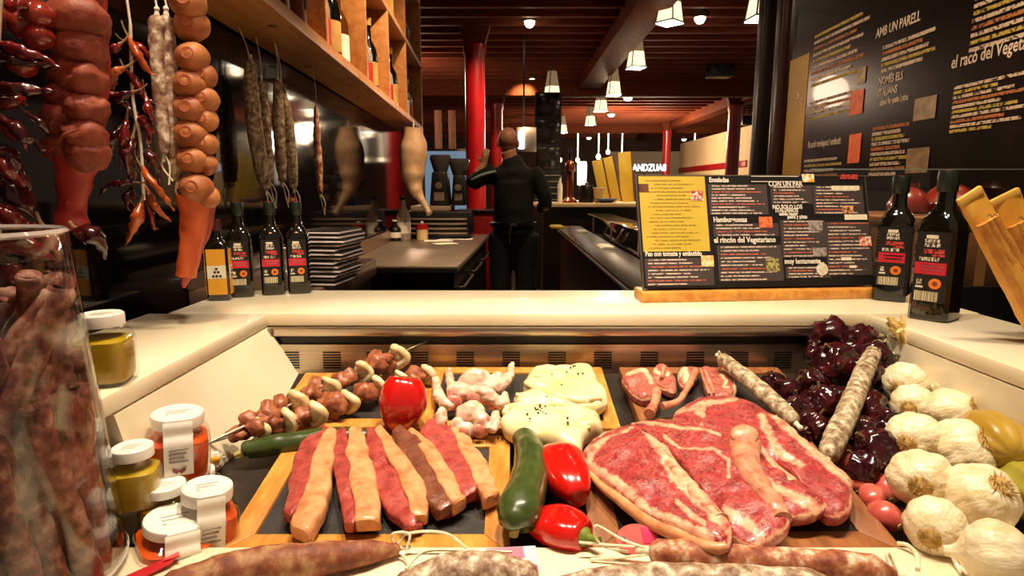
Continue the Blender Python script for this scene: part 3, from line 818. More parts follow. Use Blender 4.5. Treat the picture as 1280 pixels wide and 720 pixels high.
bot_protos = []
def make_round_bottle(kind, glass, labelm, capm, h, r):
    o = T('spirit_bottle', kind, 'bottle', (0, 0, -50), 'bottles in the pine shelf')
    mk('glass', lathe([(0, 0), (r * .92, 0), (r, .008), (r, h * .52), (r * .9, h * .6), (r * .4, h * .72), (r * .34, h * .9), (r * .42, h * .91)], 20), glass, o, world=False)
    mk('cap', lathe([(r * .44, h * .9), (r * .44, h), (0, h)], 16), capm, o, world=False)
    mk('label', lathe([(r * 1.012, h * .12), (r * 1.012, h * .42)], 20), labelm, o, world=False)
    return o
m_dkglass = M('dark_bottle_glass', '0a0806', '120d08', 6, rough=.08, coat=.6)
m_amber = M('amber_glass', '4a2408', '5e300c', 6, rough=.08, coat=.6)
m_palegl = M('pale_glass', '8a7f76', '9d938a', 6, rough=.08, coat=.6)
m_gold = M('gold_label', 'b08a4a', 'c79d58', 30, rough=.45)
m_redlab = M('red_label', 'a8281c', 'b9392a', 20, rough=.5)
b1 = make_round_bottle('dark glass bottle with gold label in the pine shelf', m_dkglass, m_gold, m_gold, .31, .038)
b2 = make_round_bottle('amber glass bottle with cream label in the pine shelf', m_amber, m_white, m_red, .28, .036)
b3 = make_round_bottle('clear glass bottle with silver cap in the pine shelf', m_palegl, m_redlab, m_steel, .26, .036)
tinp = T('storage_tin', 'dark red round tin with wire clasp at the near end of the pine shelf', 'tin', (0, 0, -50), 'tins in the pine shelf')
mk('tin_body', lathe([(0, 0), (.055, 0), (.057, .004), (.057, .17), (.054, .175)], 24), M('maroon_tin', '3a1614', '5a201a', 8, rough=.3, metal=.4), tinp, world=False)
mk('tin_lid', lathe([(.058, .17), (.058, .19), (.05, .198), (0, .2)], 24), m_steel_dark, tinp, world=False)
mk('clasp', tube([V((.058, 0, .05)), V((.064, 0, .12)), V((.062, 0, .185))], .003, 6, 8), m_steel, tinp, world=False)
used = set()
ORD = ['first', 'second', 'third', 'fourth', 'fifth', 'sixth', 'seventh', 'eighth', 'ninth', 'tenth', 'eleventh', 'twelfth', 'thirteenth']
def put(proto, s, t_, z, rz=0):
    q = SA + SD * s + SN * t_ + V((0, 0, z))
    comp = sum(1 for u_ in ups if u_ < s) - 1
    lab = proto['label'].split(' in the pine')[0].split(', ')[0]
    row_ = 'bottom shelf row' if z < 1.8 else 'upper shelf row'
    newlab = proto['label'] if proto is tinp else '%s, %s, %s' % (lab, row_, ('compartment with the tins', 'compartment just past the tins', 'second compartment past the tins', 'third compartment past the tins', 'end compartment above the ham')[max(0, min(4, comp - 1))])
    if proto.name in used:
        return dup(proto, q, (0, 0, rz), None, newlab)
    proto['label'] = newlab
    used.add(proto.name); proto.location = q; proto.rotation_euler = (0, 0, rz)
zb, zm = SZ + .0305, 1.9805
put(tinp, .47, .075, zb); put(tinp, .62, .08, zb)
row = [(.83, b1), (.93, b3), (1.05, b1), (1.17, b2), (1.38, b3), (1.48, b2), (1.59, b3), (1.69, b1), (1.88, b3), (1.99, b2), (2.11, b3), (2.24, b1), (2.45, b3), (2.57, b3), (2.70, b2), (2.85, b3)]
for s, b in row: put(b, s, .075, zb)
for s, b in ((1.4, b3), (1.52, b2), (1.66, b3), (1.9, b2), (2.03, b3), (2.18, b1), (2.46, b2), (2.6, b3), (2.78, b3)): put(b, s, .075, zm)

# pale ham leg hanging under the end of the shelf
q = PY(517, 170, 3.4)
ham = T('ham_leg', 'pale cured ham leg hanging under the end of the pine shelf', 'ham', (q.x, 3.4, 1.2))
pts = [PY(517, 160, 3.4), PY(517, 188, 3.4), PY(516, 215, 3.4), PY(519, 235, 3.39), PY(527, 250, 3.38), PY(535, 264, 3.37)]
mk('ham_body', disp(tube(pts[:5], [.05, .075, .066, .04, .02], 18, 26), .006, 20), M('ham_skin', 'c9a583', 'b48b66', 14, rough=.6, bump=.3), ham)
mk('shank', tube(pts[4:] + [PY(537, 267, 3.365)], [.02, .015, .02], 12, 8), M('ham_bone', 'b89a80', 'a38568', 20, rough=.6), ham)
mk('cord', tube([V((pts[0].x, 3.4, SZ)), pts[0] + V((0, 0, -.02))], .004, 6), m_string, ham)

# ------------------------------------------------------------ square olive oil bottles
def sq_loft(levels, seg=32):
    vs, fs = [], []
    for (z, hw, e) in levels:
        for s in range(seg):
            a = 2 * pi * (s + .5) / seg
            c, d = math.cos(a), math.sin(a)
            r = hw / ((abs(c) ** e + abs(d) ** e) ** (1 / e))
            vs.append(V((r * c, r * d, z)))
    n = len(levels)
    for k in range(n - 1):
        for s in range(seg):
            a, b = k * seg + s, k * seg + (s + 1) % seg
            fs.append((a, b, b + seg, a + seg))
    fs.append(tuple(range(seg))[::-1]); fs.append(tuple((n - 1) * seg + s for s in range(seg)))
    return vs, fs
m_olive = M('olive_bottle_glass', '0b0a04', '15120a', 5, rough=.05, coat=.7)
m_lblk = M('black_label', '0d0b0b', '141111', 30, rough=.45)
m_lred = M('crimson_band', 'b0182a', 'bd2334', 20, rough=.45)
m_lcr = M('cream_print', 'e8dcc4', 'd8caae', 120, rough=.6)
m_lor = M('orange_seal', 'd96a1c', 'e27d2c', 50, rough=.5)
t = NT('barcode_print'); x = t.n.new('ShaderNodeTexNoise'); x.noise_dimensions = '3D'; x.inputs['Scale'].default_value = 900
t.L(t.scale((1, .0, .0)), x.inputs['Vector']); t.col(t.ramp(x.outputs['Fac'], [(.47, '3a3028'), (.53, 'e0d0a8')])); m_bar = t.m
t = NT('small_print_rows'); wv = t.n.new('ShaderNodeTexNoise'); wv.inputs['Scale'].default_value = 420; wv.inputs['Detail'].default_value = 1
t.L(t.scale((1, 1, .35)), wv.inputs['Vector']); t.col(t.ramp(wv.outputs['Fac'], [(.4, '2a2523'), (.56, 'd9cbb4')])); m_tiny = t.m
t = NT('red_script'); wv = t.n.new('ShaderNodeTexNoise'); wv.inputs['Scale'].default_value = 380; wv.inputs['Detail'].default_value = 1
t.L(t.co, wv.inputs['Vector']); t.col(t.ramp(wv.outputs['Fac'], [(.4, '141010'), (.52, 'c8413a')])); m_script = t.m
def oil_bottle(label, group, W=.028, H=.235):
    o = T('oil_bottle', label, 'bottle', (0, 0, 0), group)
    h = H
    mk('glass', sq_loft([(0, W * .92, 7), (.003, W, 7), (h * .60, W, 7), (h * .66, W * .93, 5), (h * .71, W * .72, 3.2), (h * .75, W * .5, 2.3), (h * .80, W * .43, 2), (h * .88, W * .41, 2), (h * .885, W * .48, 2), (h * .9, W * .48, 2)]), m_olive, o, world=False, ang=35)
    mk('cap', lathe([(W * .46, h * .86), (W * .5, h * .87), (W * .5, h * .985), (W * .46, h), (0, h)], 20), M('green_cap', '11190e', '182214', 10, rough=.4), o, world=False)
    mk('cap_emblem', lathe([(0, h), (W * .25, h), (W * .25, h + .0006), (0, h + .0006)], 12), m_lred, o, world=False)
    f = -W - .0004
    lb = mk('label', box((-W * .80, f, .03), (W * .80, f + .0006, h * .60)), m_lblk, o, world=False)
    def pl(nm, x0, z0, x1, z1, mt): mk(nm, box((x0 * W, f - .0005, z0 * h), (x1 * W, f - .0001, z1 * h)), mt, lb, world=False)
    for k, (x0, x1) in enumerate(((-.36, .2), (-.42, .28), (-.4, .32))):
        pl('title_line', x0, .555 - k * .028, x1, .578 - k * .028, m_tiny if k else m_lcr)
    pl('script_line', -.42, .455, .55, .485, m_script); pl('script_line', .0, .435, .6, .452, m_script)
    pl('subtitle_line', -.6, .405, .35, .43, m_tiny)
    pl('red_band', -.78, .315, .72, .395, m_lred)
    for k in range(2): pl('band_print', -.5 + .1 * k, .365 - k * .025, .6 - .1 * k, .375 - k * .025, M('pink_print', 'e0909a', 'd27a86', 300, rough=.5))
    pl('emblem', -.62, .245, -.38, .28, m_tiny)
    pl('note_line', -.66, .222, -.3, .235, m_lcr)
    mk('seal', xf(lathe([(0, 0), (.3 * W, 0), (.3 * W, .0004), (0, .0004)], 20), frame((.26 * W, f - .0001, .255 * h), (0, -1, 0))), m_lor, lb, world=False)
    mk('seal_centre', xf(lathe([(0, 0), (.13 * W, 0), (.13 * W, .0007), (0, .0007)], 16), frame((.26 * W, f - .0001, .255 * h), (0, -1, 0))), M('seal_dark', '7a3310', '85400f', 50, rough=.5), lb, world=False)
    pl('barcode', -.68, .135, .45, .2, m_bar)
    return o
ob = oil_bottle('large dark olive oil bottle nearest the garlic braid', 'olive oil bottles with crimson bands')
ob.location = PZ(1166, 398, ZC + .0002); ob.rotation_euler = (0, 0, -.95); ob.scale = (1.0, 1.0, .96)
dup(ob, PZ(1112, 374, ZC + .0002), (0, 0, -.66), (.97, .97, .94), 'dark olive oil bottle touching the counter menu stand')
for (x, y, rz, lb) in ((-.505, 1.125, .32, 'olive oil bottle next to the small yellow labelled bottle'), (-.456, 1.15, .28, 'olive oil bottle in the middle of the three by the dark glass'), (-.411, 1.165, .24, 'olive oil bottle touching the stack of menus')):
    dup(ob, (x, y, ZC + .0002), (0, 0, rz), .74, lb)
# small bottle with the yellow label
p = PZ(277, 374, ZC + .0002)
W, H = .0195, .145
yb = T('oil_bottle', 'small dark bottle with a yellow label by the hanging orange braid', 'bottle', p, None, (0, 0, .22))
mk('glass', sq_loft([(0, W * .92, 7), (.003, W, 7), (H * .66, W, 7), (H * .72, W * .8, 4), (H * .77, W * .5, 2.3), (H * .86, W * .44, 2), (H * .9, W * .44, 2)]), m_olive, yb, world=False, ang=35)
mk('cap', lathe([(W * .5, H * .86), (W * .5, H), (0, H)], 16), M('maroon_cap', '3a1410', '4a1a14', 8, rough=.35), yb, world=False)
for k, R in enumerate((0, pi / 2, -pi / 2)):
    lb = mk('label', xf(box((-W * .8, -W - .0007, H * .08), (W * .8, -W - .0002, H * .64)), Matrix.Rotation(R, 4, 'Z')), M('yellow_label', 'e0a024', 'd8962a', 12, rough=.5), yb, world=False)
    mk('label_window', xf(box((-W * .8, -W - .0011, H * .28), (W * .8, -W - .0008, H * .44)), Matrix.Rotation(R, 4, 'Z')), m_lcr, lb, world=False)
    for (ax, az) in ((-.3, .31), (0, .31), (.3, .31), (-.15, .36), (.15, .36), (0, .40)):
        mk('emblem_dot', xf(lathe([(0, 0), (.12 * W, 0), (.12 * W, .0004), (0, .0004)], 10), Matrix.Rotation(R, 4, 'Z') @ frame((ax * W, -W - .0011, az * H), (0, -1, 0))), m_black, lb, world=False)

# stack of menus
p0 = V((-.40, 1.30, ZC))
for k in range(13):
    q = V((p0.x + .0015 * k - .006 * math.sin(k * 1.7), p0.y + .004 * math.sin(k * 2.3), ZC + .0002 + k * .0088))
    o = T('menu_folder', 'black menu folder with pale pages, ' + ('topmost' if k == 12 else ORD[12 - k] + ' from the top') + ' of the stack', 'menu', q, 'stacked menu folders by the oil bottles', (0, 0, -.12 + .05 * math.sin(k * 2.1)))
    mk('cover', [box((-.045, -.065, 0), (.045, .065, .0024)), box((-.045, -.065, .0058), (.045, .065, .0082))], m_lblk, o, world=False)
    mk('pages', box((-.043, -.0655, .0025), (.0455, .063, .0057)), M('page_edges', 'd8c8c4', 'c8b4b2', 60, rough=.7), o, world=False)

# ------------------------------------------------------------ printed menus: text rows in ink
def print_mat(name, a, b, sx):
    if name in MATS: return MATS[name]
    t = NT(name); n = t.n.new('ShaderNodeTexNoise'); n.inputs['Scale'].default_value = sx; n.inputs['Detail'].default_value = 1
    t.L(t.co, n.inputs['Vector']); t.col(t.ramp(n.outputs['Fac'], [(.36, a), (.5, b)])); t.set(rough=.5)
    MATS[name] = t.m
    return t.m
# menu stand on the counter
BL, BR = PZ(805, 361, ZC + .022), PZ(1092, 356, ZC + .022)
TL = PY(795, 219, BL.y + .045)
ex, ey = BR - BL, TL - BL
en = ex.cross(ey).normalized()
stand = T('menu_stand', 'counter menu board with yellow and black panels on a wooden foot', 'menu stand', (BL + BR) / 2 - V((0, 0, .022)))
def sm(u, v, d=0):
    t_ = (361 - v) / 142.5; s = (u - (805 - 10 * t_)) / 287.5
    return BL + ex * s + ey * t_ + en * d
def smq(u0, v0, u1, v1, d0, d1):   # plate between two pixel corners, following the lean of the board
    c = [(u0, v1), (u1, v1), (u1, v0), (u0, v0)]
    sk = lambda v: -10 * (361 - v) / 142.5
    m_ = (v0 + v1) / 2
    pts = [(u + sk(v) - sk(m_), v) for u, v in c]
    return hexa([sm(*q, d0) for q in pts] + [sm(*q, d1) for q in pts])
if en.y > 0: en = -en
mk('backing', smq(800, 219.5, 1088, 361, -.004, 0), m_lblk, stand)
mk('steel_edge', [smq(799, 218, 1089, 219.6, -.005, .0012), smq(798.5, 218, 800, 362, -.005, .0012), smq(1088, 218, 1089.3, 362, -.005, .0012)], m_steel, stand)
f0, f1 = BL + V((-.008, -.022, -.022)), BR + V((.004, -.022, -.022))
mk('foot', hexa([f0, f1, f1 + V((0, .07, 0)), f0 + V((0, .07, 0)), f0 + V((0, 0, .018)), f1 + V((0, 0, .018)), f1 + V((0, .07, .018)), f0 + V((0, .07, .018))], .002), m_board, stand)
mk('foot_support', hexa([f0 + V((.02, .05, .018)), f1 + V((-.02, .05, .018)), f1 + V((-.02, .066, .018)), f0 + V((.02, .066, .018)), f0 + V((.02, .05, .07)), f1 + V((-.02, .05, .07)), f1 + V((-.02, .066, .07)), f0 + V((.02, .066, .07))]), m_board, stand)
def C(x, y): return 780 + x / 3.6, 190 + y / 3.6
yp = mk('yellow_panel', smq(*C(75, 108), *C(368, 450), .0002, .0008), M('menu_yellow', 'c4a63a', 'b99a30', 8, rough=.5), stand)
ink_dark = print_mat('yellow_rows', 'c4a63a', '8a7420', 260)
ink_lite = print_mat('white_rows', '4a3c38', 'c9b3a4', 240)
ink_red = print_mat('red_rows', '4a3030', 'b5604a', 240)
rows = []
for k in range(19):
    yy = 125 + k * 17
    w0 = 95 + (k * 37) % 50; w1 = 250 + (k * 53) % 95
    rows.append(smq(*C(w0, yy), *C(w1, yy + 5), .0009, .0012))
mk('text_rows', rows, ink_dark, yp)
grey = M('menu_grey', '3b3130', '443938', 10, rough=.5)
for (x0, y0, x1, y1, n) in ((375, 145, 640, 285, 10), (395, 325, 690, 385, 4), (415, 425, 705, 590, 10), (95, 480, 395, 605, 8), (655, 150, 845, 235, 6), (700, 310, 905, 485, 11), (720, 525, 925, 580, 4), (850, 150, 1085, 285, 9), (905, 320, 1120, 570, 15)):
    pn = mk('grey_panel', smq(*C(x0, y0), *C(x1, y1), .0002, .0008), grey, stand)
    rl, rr = [], []
    for k in range(n):
        yy = y0 + (k + .5) * (y1 - y0) / n
        xe = x1 - 12 - ((k * 71 + x0) % 100) * (x1 - x0) / 260
        (rr if (k * 5 + x0) % 4 == 1 else rl).append(smq(*C(x0 + 12, yy - 3), *C(xe, yy + 3), .0009, .0012))
    if rl: mk('text_rows', rl, ink_lite, pn)
    if rr: mk('text_rows', rr, ink_red, pn)
m_ink = M('white_ink', 'e4dacb', 'd6c9b8', 60, rough=.5)
def smtext(s, x, y, size, sx=.8):
    u, v = C(x, y); o_ = sm(u, v, .0012)
    a, b = ex.normalized(), ey.normalized()
    mt = Matrix((a, b, en)).transposed().to_4x4(); mt.translation = o_
    text('heading', s, size, m_ink, stand, mt, 'LEFT', .0001, .0004, sx)
smtext('Ensaladas', 376, 134, .0125); smtext('Hamburguesas', 395, 318, .0135); smtext('el rincón del Vegetariano', 397, 412, .0145, .8)
smtext('CON UN PAR', 645, 153, .0135); smtext('NO SOLO LOS', 662, 258, .0105, .85); smtext('ITALIANOS', 675, 274, .0105, .85)
smtext('saben hacer', 692, 289, .0095); smtext('pasta y pizza', 730, 303, .0095); smtext('muy lentamente...', 714, 512, .0135); smtext('Pan con tomate y embutido', 95, 470, .0125, .75)
def pic(nm, x0, y0, x1, y1, mt): mk(nm, smq(*C(x0, y0), *C(x1, y1), .0009, .0014), mt, stand)
m_pic = lambda n, a, b: M(n, a, b, 160, rough=.5, lo=.42, hi=.55)
pic('picture', 295, 175, 350, 220, m_pic('pic_ham', 'e8ddd0', 'a83024')); pic('picture', 66, 143, 108, 180, m_pic('pic_brown', '4a2418', '6a3422'))
pic('picture', 600, 295, 660, 345, m_pic('pic_burger', 'c8452a', 'd8784a')); pic('picture', 340, 470, 395, 520, m_pic('pic_bread', 'd99a4a', 'ead2a0'))
pic('picture', 630, 488, 690, 545, m_pic('pic_green', '4a4430', 'a8a05c')); pic('picture', 800, 96, 855, 134, m_pic('pic_egg', 'f0ead8', 'e0a02c'))
pic('heading_box', 935, 151, 1066, 172, m_lcr); pic('heading_box', 994, 286, 1100, 311, m_lcr); pic('picture', 985, 245, 1036, 281, m_pic('pic_ring', '6a2c1c', 'd8a070'))
pic('picture', 1060, 390, 1116, 435, m_pic('pic_tomato', 'e0d0c0', 'c84428')); pic('picture', 825, 318, 890, 360, m_pic('pic_grey', '6a605c', '9a8f88')); pic('picture', 845, 440, 908, 480, m_pic('pic_grey2', '6a605c', '9a8f88'))
pic('price_box', 975, 486, 1022, 500, m_lcr); pic('price_box', 1012, 524, 1045, 536, m_lcr); pic('heading_box', 975, 97, 1058, 120, m_script)
pic('title_frame', 566, 106, 782, 109, m_ink); pic('title_frame', 566, 130, 782, 133, m_ink)
u, v = C(886, 540); mk('round_picture', xf(lathe([(0, 0), (.0115, 0), (.0115, .0005), (0, .0005)], 20), frame(sm(u, v, .0009), en)), m_pic('pic_plate', 'd8cdb8', 'c2b59c'), stand)

# large wall menu on the right: face of the board at x = BXF
BXF = 1.318
def bt(u, v):
    d = ray(u, v); return CAM + d * (BXF / d.x)
wm = T('wall_menu', 'large black wall menu with a yellow column and white lettering', 'menu board', (BXF, 2.3, 1.2))
ztop = 2.35
mk('board', box((BXF + .001, 1.2, 1.2), (1.3395, 3.04, ztop)), M('menu_board_black', '0e0a09', '171110', 4, rough=.22, coat=.3), wm)
def wq(y0, y1, z0, z1, d0=.0001, d1=.0012): return box((BXF - d1, min(y0, y1), z0), (BXF - d0, max(y0, y1), z1))
def yu(u, v=120): return bt(u, v).y
def zu(u, v): return bt(u, v).z
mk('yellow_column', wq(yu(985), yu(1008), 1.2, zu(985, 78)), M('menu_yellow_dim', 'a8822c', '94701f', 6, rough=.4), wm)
mk('picture', wq(yu(996), yu(1003), zu(1000, 132), zu(1000, 115), .0014, .002), m_pic('pic_ham2', 'd0b890', '7a3a20'), wm)
ink_w = print_mat('board_rows', '140f0d', 'b39f8c', 90)
ink_y = print_mat('board_rows_yellow', '140f0d', 'a08a3c', 90)
ink_o = print_mat('board_rows_orange', '140f0d', '9a5c34', 90)
def block(u0, u1, z0, z1, n, hh=.012, mt=None, ragged=.3):
    ya, yb = yu(u0), yu(u1); a_, b_, c_ = [], [], []
    for k in range(n):
        z = z1 - (k + .5) * (z1 - z0) / n
        ye = yb + (ya - yb) * ragged * (((k * 61 + int(u0)) % 97) / 97)
        (a_, b_, a_, c_)[(k + int(u0)) % 4].append(wq(ya, ye, z - hh / 2, z + hh / 2))
    for l, mt in ((a_, ink_w), (b_, ink_y), (c_, ink_o)):
        if l: mk('text_rows', l, mt, wm)
block(1013, 1080, 1.63, 1.86, 9, .012); block(1014, 1080, 1.49, 1.58, 4, .011); block(1012, 1060, 1.22, 1.33, 5, .011)
block(1098, 1168, 1.60, 1.70, 5); block(1095, 1145, 1.24, 1.42, 10)
block(1192, 1300, 1.36, 1.50, 10, .009, ragged=.5); block(1205, 1300, 1.58, 1.86, 14, .011)
m_bink = M('board_ink', 'b8a898', 'a8978a', 40, rough=.5)
def wtext(s, u, v, size, sx=.7, mt=None):
    q = bt(u, v)
    text('heading', s, size, mt or m_bink, wm, Matrix(((0, 0, -1, BXF - .0012), (-1, 0, 0, q.y), (0, 1, 0, q.z), (0, 0, 0, 1))), 'LEFT', .0002, .0009, sx)
wtext('el racó del Vegetarià', 1189, 86, .052, .72)
wtext('AMB UN PARELL', 1095, 48, .046, .72); wtext('NOMÉS ELS', 1098, 107, .038, .72); wtext('ITALIANS', 1098, 121, .036, .72); wtext('saben fer pasta i pizza', 1100, 132, .03, .6)
wtext('Pa amb tomàquet i embotit', 1010, 185, .04, .62); wtext('I LLENGUADETS', 1008, 143, .045, .55)
for (u0, u1, vc, hh, n_, a, b) in ((1064, 1080, 128, .09, 'wpic_red', 'a8422a', 'c86a44'), (1067, 1082, 185, .11, 'wpic_orange', 'c8502c', 'd8743c'), (1145, 1172, 135, .07, 'wpic_grey', '7a6a5a', '9a8470'), (1142, 1170, 200, .08, 'wpic_pizza', '6a5440', '8a7054'), (1070, 1080, 95, .06, 'wpic_pale', 'a89478', '6a5a44')):
    z = zu((u0 + u1) / 2, vc)
    mk('picture', wq(yu(u0), yu(u1), z - hh / 2, z + hh / 2, .0014, .0022), M(n_, a, b, 40, rough=.4), wm)

# ------------------------------------------------------------ right of the counter: shelf with cartons, glass screen, bread stick bags
rs = T('side_shelf', 'dark shelf with red boxes beyond the right counter', 'shelf', (1.05, 1.6, 0))
mk('shelf_board', box((.80, 1.35, .94), (1.333, 2.0, .965), .003), m_dark_front, rs)
mk('shelf_cabinet', box((.82, 1.40, 0), (1.333, 1.98, .939)), m_dark_front, rs)
mk('upper_board', box((.78, 1.67, 1.115), (1.333, 1.95, 1.128), .002), M('shelf_brown', '5a3a28', '6a4630', 6, rough=.5), rs)
m_cart = M('carton', '8a5c3a', '7a5032', 8, rough=.75)
def carton(x0, x1, z0, z1, y, d, label):
    o = T('carton', label, 'box', ((x0 + x1) / 2, y, z0), 'brown cartons on the dark side shelf')
    mk('carton_body', box((x0, y, z0), (x1, y + d, z1), .002), m_cart, o)
    mk('carton_flap', box((x0 - .001, y - .002, z1 - .022), (x1 + .001, y + d, z1 + .0015), .001), M('carton_lid', '9a6a44', '8a5e3c', 8, rough=.75), o)
    mk('tape', box(((x0 + x1) / 2 - .012, y - .0028, z0), ((x0 + x1) / 2 + .012, y - .0005, z1 - .023)), M('tape', 'a5794e', '9b7048', 8, rough=.4), o)
carton(.885, 1.0, .9655, 1.13, 1.42, .2, 'brown carton behind the larger oil bottle')
carton(1.03, 1.22, .9655, 1.125, 1.45, .2, 'wide brown carton behind the bread stick bags')
p = V((.93, 1.62, 1.128))
def redbag(x, y, z, r, label, col):
    o = T('red_bag', label, 'bag', (x, y, z), 'red bags on the side shelf')
    mk('bag_body', disp(lathe([(0, 0), (r, .004), (r * 1.1, r * .5), (r * .8, r * 1.1), (r * .3, r * 1.45), (r * .45, r * 1.7)], 20, (x, y, z)), .008, 30), col, o)
    mk('tie', lathe([(r * .33, r * 1.42), (r * .36, r * 1.48), (r * .33, r * 1.54)], 14, (x, y, z)), m_string, o)
m_rbag = M('red_film', '6a1610', '842a20', 20, rough=.25, coat=.4)
redbag(.95, 1.76, 1.128, .055, 'shiny red bag above the carton between the oil bottles', m_rbag)
redbag(1.14, 1.76, 1.128, .05, 'shiny red bag on the upper side shelf behind the bread sticks', m_rbag)
redbag(1.265, 1.78, 1.128, .06, 'larger red bag at the end of the side shelf', m_rbag)
gs = T('glass_screen', 'low clear glass screen behind the oil bottles on the counter', 'glass screen', (.93, 1.24, 1.0))
mk('pane', box((.60, 1.240, 1.0), (1.31, 1.2405, 1.236)), PANE('thin_pane', (.97, .98, .97)), gs)
mk('pane_edge', box((.60, 1.239, 1.236), (1.31, 1.2415, 1.238)), M('glass_edge', '8a9a90', '9aaaa0', 5, rough=.2), gs)
mk('pane_foot', box((.60, 1.232, .92), (1.31, 1.248, .9995)), m_black, gs)
# kick panel under the outer edge of the right counter
mk('counter_skirt', box((XR + .03, .45, .3), (XR + .18, YC - .01, ZC - .023)), m_black, ct)
mk('counter_skirt', box((XL - .19, .58, .3), (XL - .03, YC - .01, ZC - .023)), m_black, ct)
mk('counter_skirt', box((XL, YB + .02, .3), (XR, YC - .01, ZC - .023)), m_black, ct)
m_bag = M('bread_bag', 'e8b04a', 'd8922c', 30, rough=.45, stretch=(1, 1, .3), bump=.4, bscale=80)
m_stick = M('bread_stick', 'd99a42', 'c07a2a', 60, rough=.6)
def breadbag(b, top, w0, w1, label):
    b, top = V(b), V(top); ax = (top - b).normalized(); L_ = (top - b).length
    o = T('breadstick_bag', label, 'bread bag', b, 'bread stick bags leaning over the right counter')
    sx = ax.cross(V((0, 1, 0))).normalized()
    n = 14; vs, fs = [], []
    for k in range(n):
        s = k / (n - 1); w_ = w0 + (w1 - w0) * s; th = .016 * (1 - s ** 3 * .85)
        for j in range(16):
            a = 2 * pi * j / 16
            q = b + ax * L_ * s + sx * w_ * math.cos(a) + V((0, 1, 0)) * th * math.sin(a)
            q += V((1, 1, 1)) * .0022 * noise.noise(q * 40)
            vs.append(q)
    for k in range(n - 1):
        for j in range(16):
            fs.append((k * 16 + j, k * 16 + (j + 1) % 16, (k + 1) * 16 + (j + 1) % 16, (k + 1) * 16 + j))
    fs.append(tuple(range(16))[::-1]); fs.append(tuple((n - 1) * 16 + j for j in range(16)))
    mk('paper_bag', (vs, fs), m_bag, o)
    for j in (-.55, 0, .55):
        q0 = b + sx * w0 * j + V((0, -.0085, 0)); q1 = top - ax * .035 + sx * w1 * j * .8 + V((0, -.006, 0))
        mk('bread_stick', disp(tube([q0, (q0 + q1) / 2, q1], [.0075, .0072, .0065], 10, 18), .001, 60, j), m_stick, o)
    ce = top - ax * .03 - V((0, .017, 0))
    mk('printed_mark', tube([ce + V((-.006, 0, .001)), ce + V((-.003, 0, .004)), ce, ce + V((.003, 0, .004)), ce + V((.006, 0, .002))], .0006, 6, 14), M('mark_brown', '5a3a1c', '6a4624', 50, rough=.6), o)
    mk('folded_top', xf(box((-w1 * .95, -.003, -.004), (w1 * .95, .003, .006), .001), frame(top, ax, sx)), M('bag_fold', 'f0c060', 'e6b04c', 30, rough=.5), o)
breadbag((.70, .77, ZC + .004), PY(1213, 246, .77), .020, .017, 'long bread stick bag leaning farthest over the big oil bottle')
breadbag((.735, .80, ZC + .004), PY(1256, 248, .80), .022, .021, 'wider bread stick bag just beside the long one')
# ------------------------------------------------------------ food materials
def meat_mat(name, lean1, lean2, fat, sc=45, marble=.62, rough=.28, seam=True, fat2='f3cda0'):
    t = NT(name)
    base = t.ramp(t.noise(sc, 6, .65), [(.32, lean1), (.62, lean2)])
    v = t.noise(sc * 1.6, 5, .65, dist=1.6)
    rid = t.math('ABSOLUTE', t.math('SUBTRACT', v, .5))
    mar = t.ramp(rid, [(0.0, (1, 1, 1)), (.035, (0, 0, 0))])
    f = t.math('MULTIPLY', mar, t.math('MULTIPLY', t.noise(sc * .35, 2), marble))
    c = t.mix(f, base, fat)
    if seam:
        a = t.math('ADD', t.attr('fat'), t.math('MULTIPLY', t.math('SUBTRACT', t.noise(75, 5, .7), .5), 2.6))
        k = t.ramp(a, [(.0, (0, 0, 0)), (.5, (1, 1, 1))])
        fatc = t.ramp(t.noise(60, 4, .7), [(.25, lean2), (.40, fat), (.62, fat2)])
        c = t.mix(k, c, fatc)
    t.col(c); t.set(rough=rough, coat=.25, sss=.08)
    t.b.inputs['Subsurface Radius'].default_value = (.01, .003, .002); t.b.inputs['Subsurface Scale'].default_value = 1
    t.bump(t.noise(130, 5, .65), .7, .0025)
    return t.m
m_beef = meat_mat('beef', '6e1018', 'ac343a', 'd88e74', 60, 1.0, fat2='e6b48e')
m_beef_dark = meat_mat('beef_dark', '5e1014', '8e2324', 'd8a080', 60, .3, seam=False)
m_loin = meat_mat('pork_loin', '821c20', 'b24a42', 'd08a70', 80, .45, seam=False)
m_loin_br = meat_mat('loin_brown', '5a2c1c', '7e4630', 'c08a64', 80, .45, seam=False)
m_lamb = meat_mat('lamb', '8a2e2a', 'b45a4c', 'e0b092', 70, 1.0)
def fat_mat(name, a, b, c, sc=60):
    t = NT(name); t.col(t.ramp(t.noise(sc, 5, .65), [(.3, a), (.45, b), (.68, c)])); t.set(rough=.36, coat=.2, sss=.1)
    t.b.inputs['Subsurface Radius'].default_value = (.01, .005, .003); t.b.inputs['Subsurface Scale'].default_value = 1
    t.bump(t.noise(130, 4), .5, .002)
    return t.m
m_fat = fat_mat('orange_fat', 'b0603a', 'cb8858', 'daa274', 55)
m_fat2 = fat_mat('cream_fat', 'b04a40', 'd89a78', 'e8c09c', 80)
m_bone = fat_mat('raw_bone', '9c4434', 'c07a5c', 'd49c7c', 60)

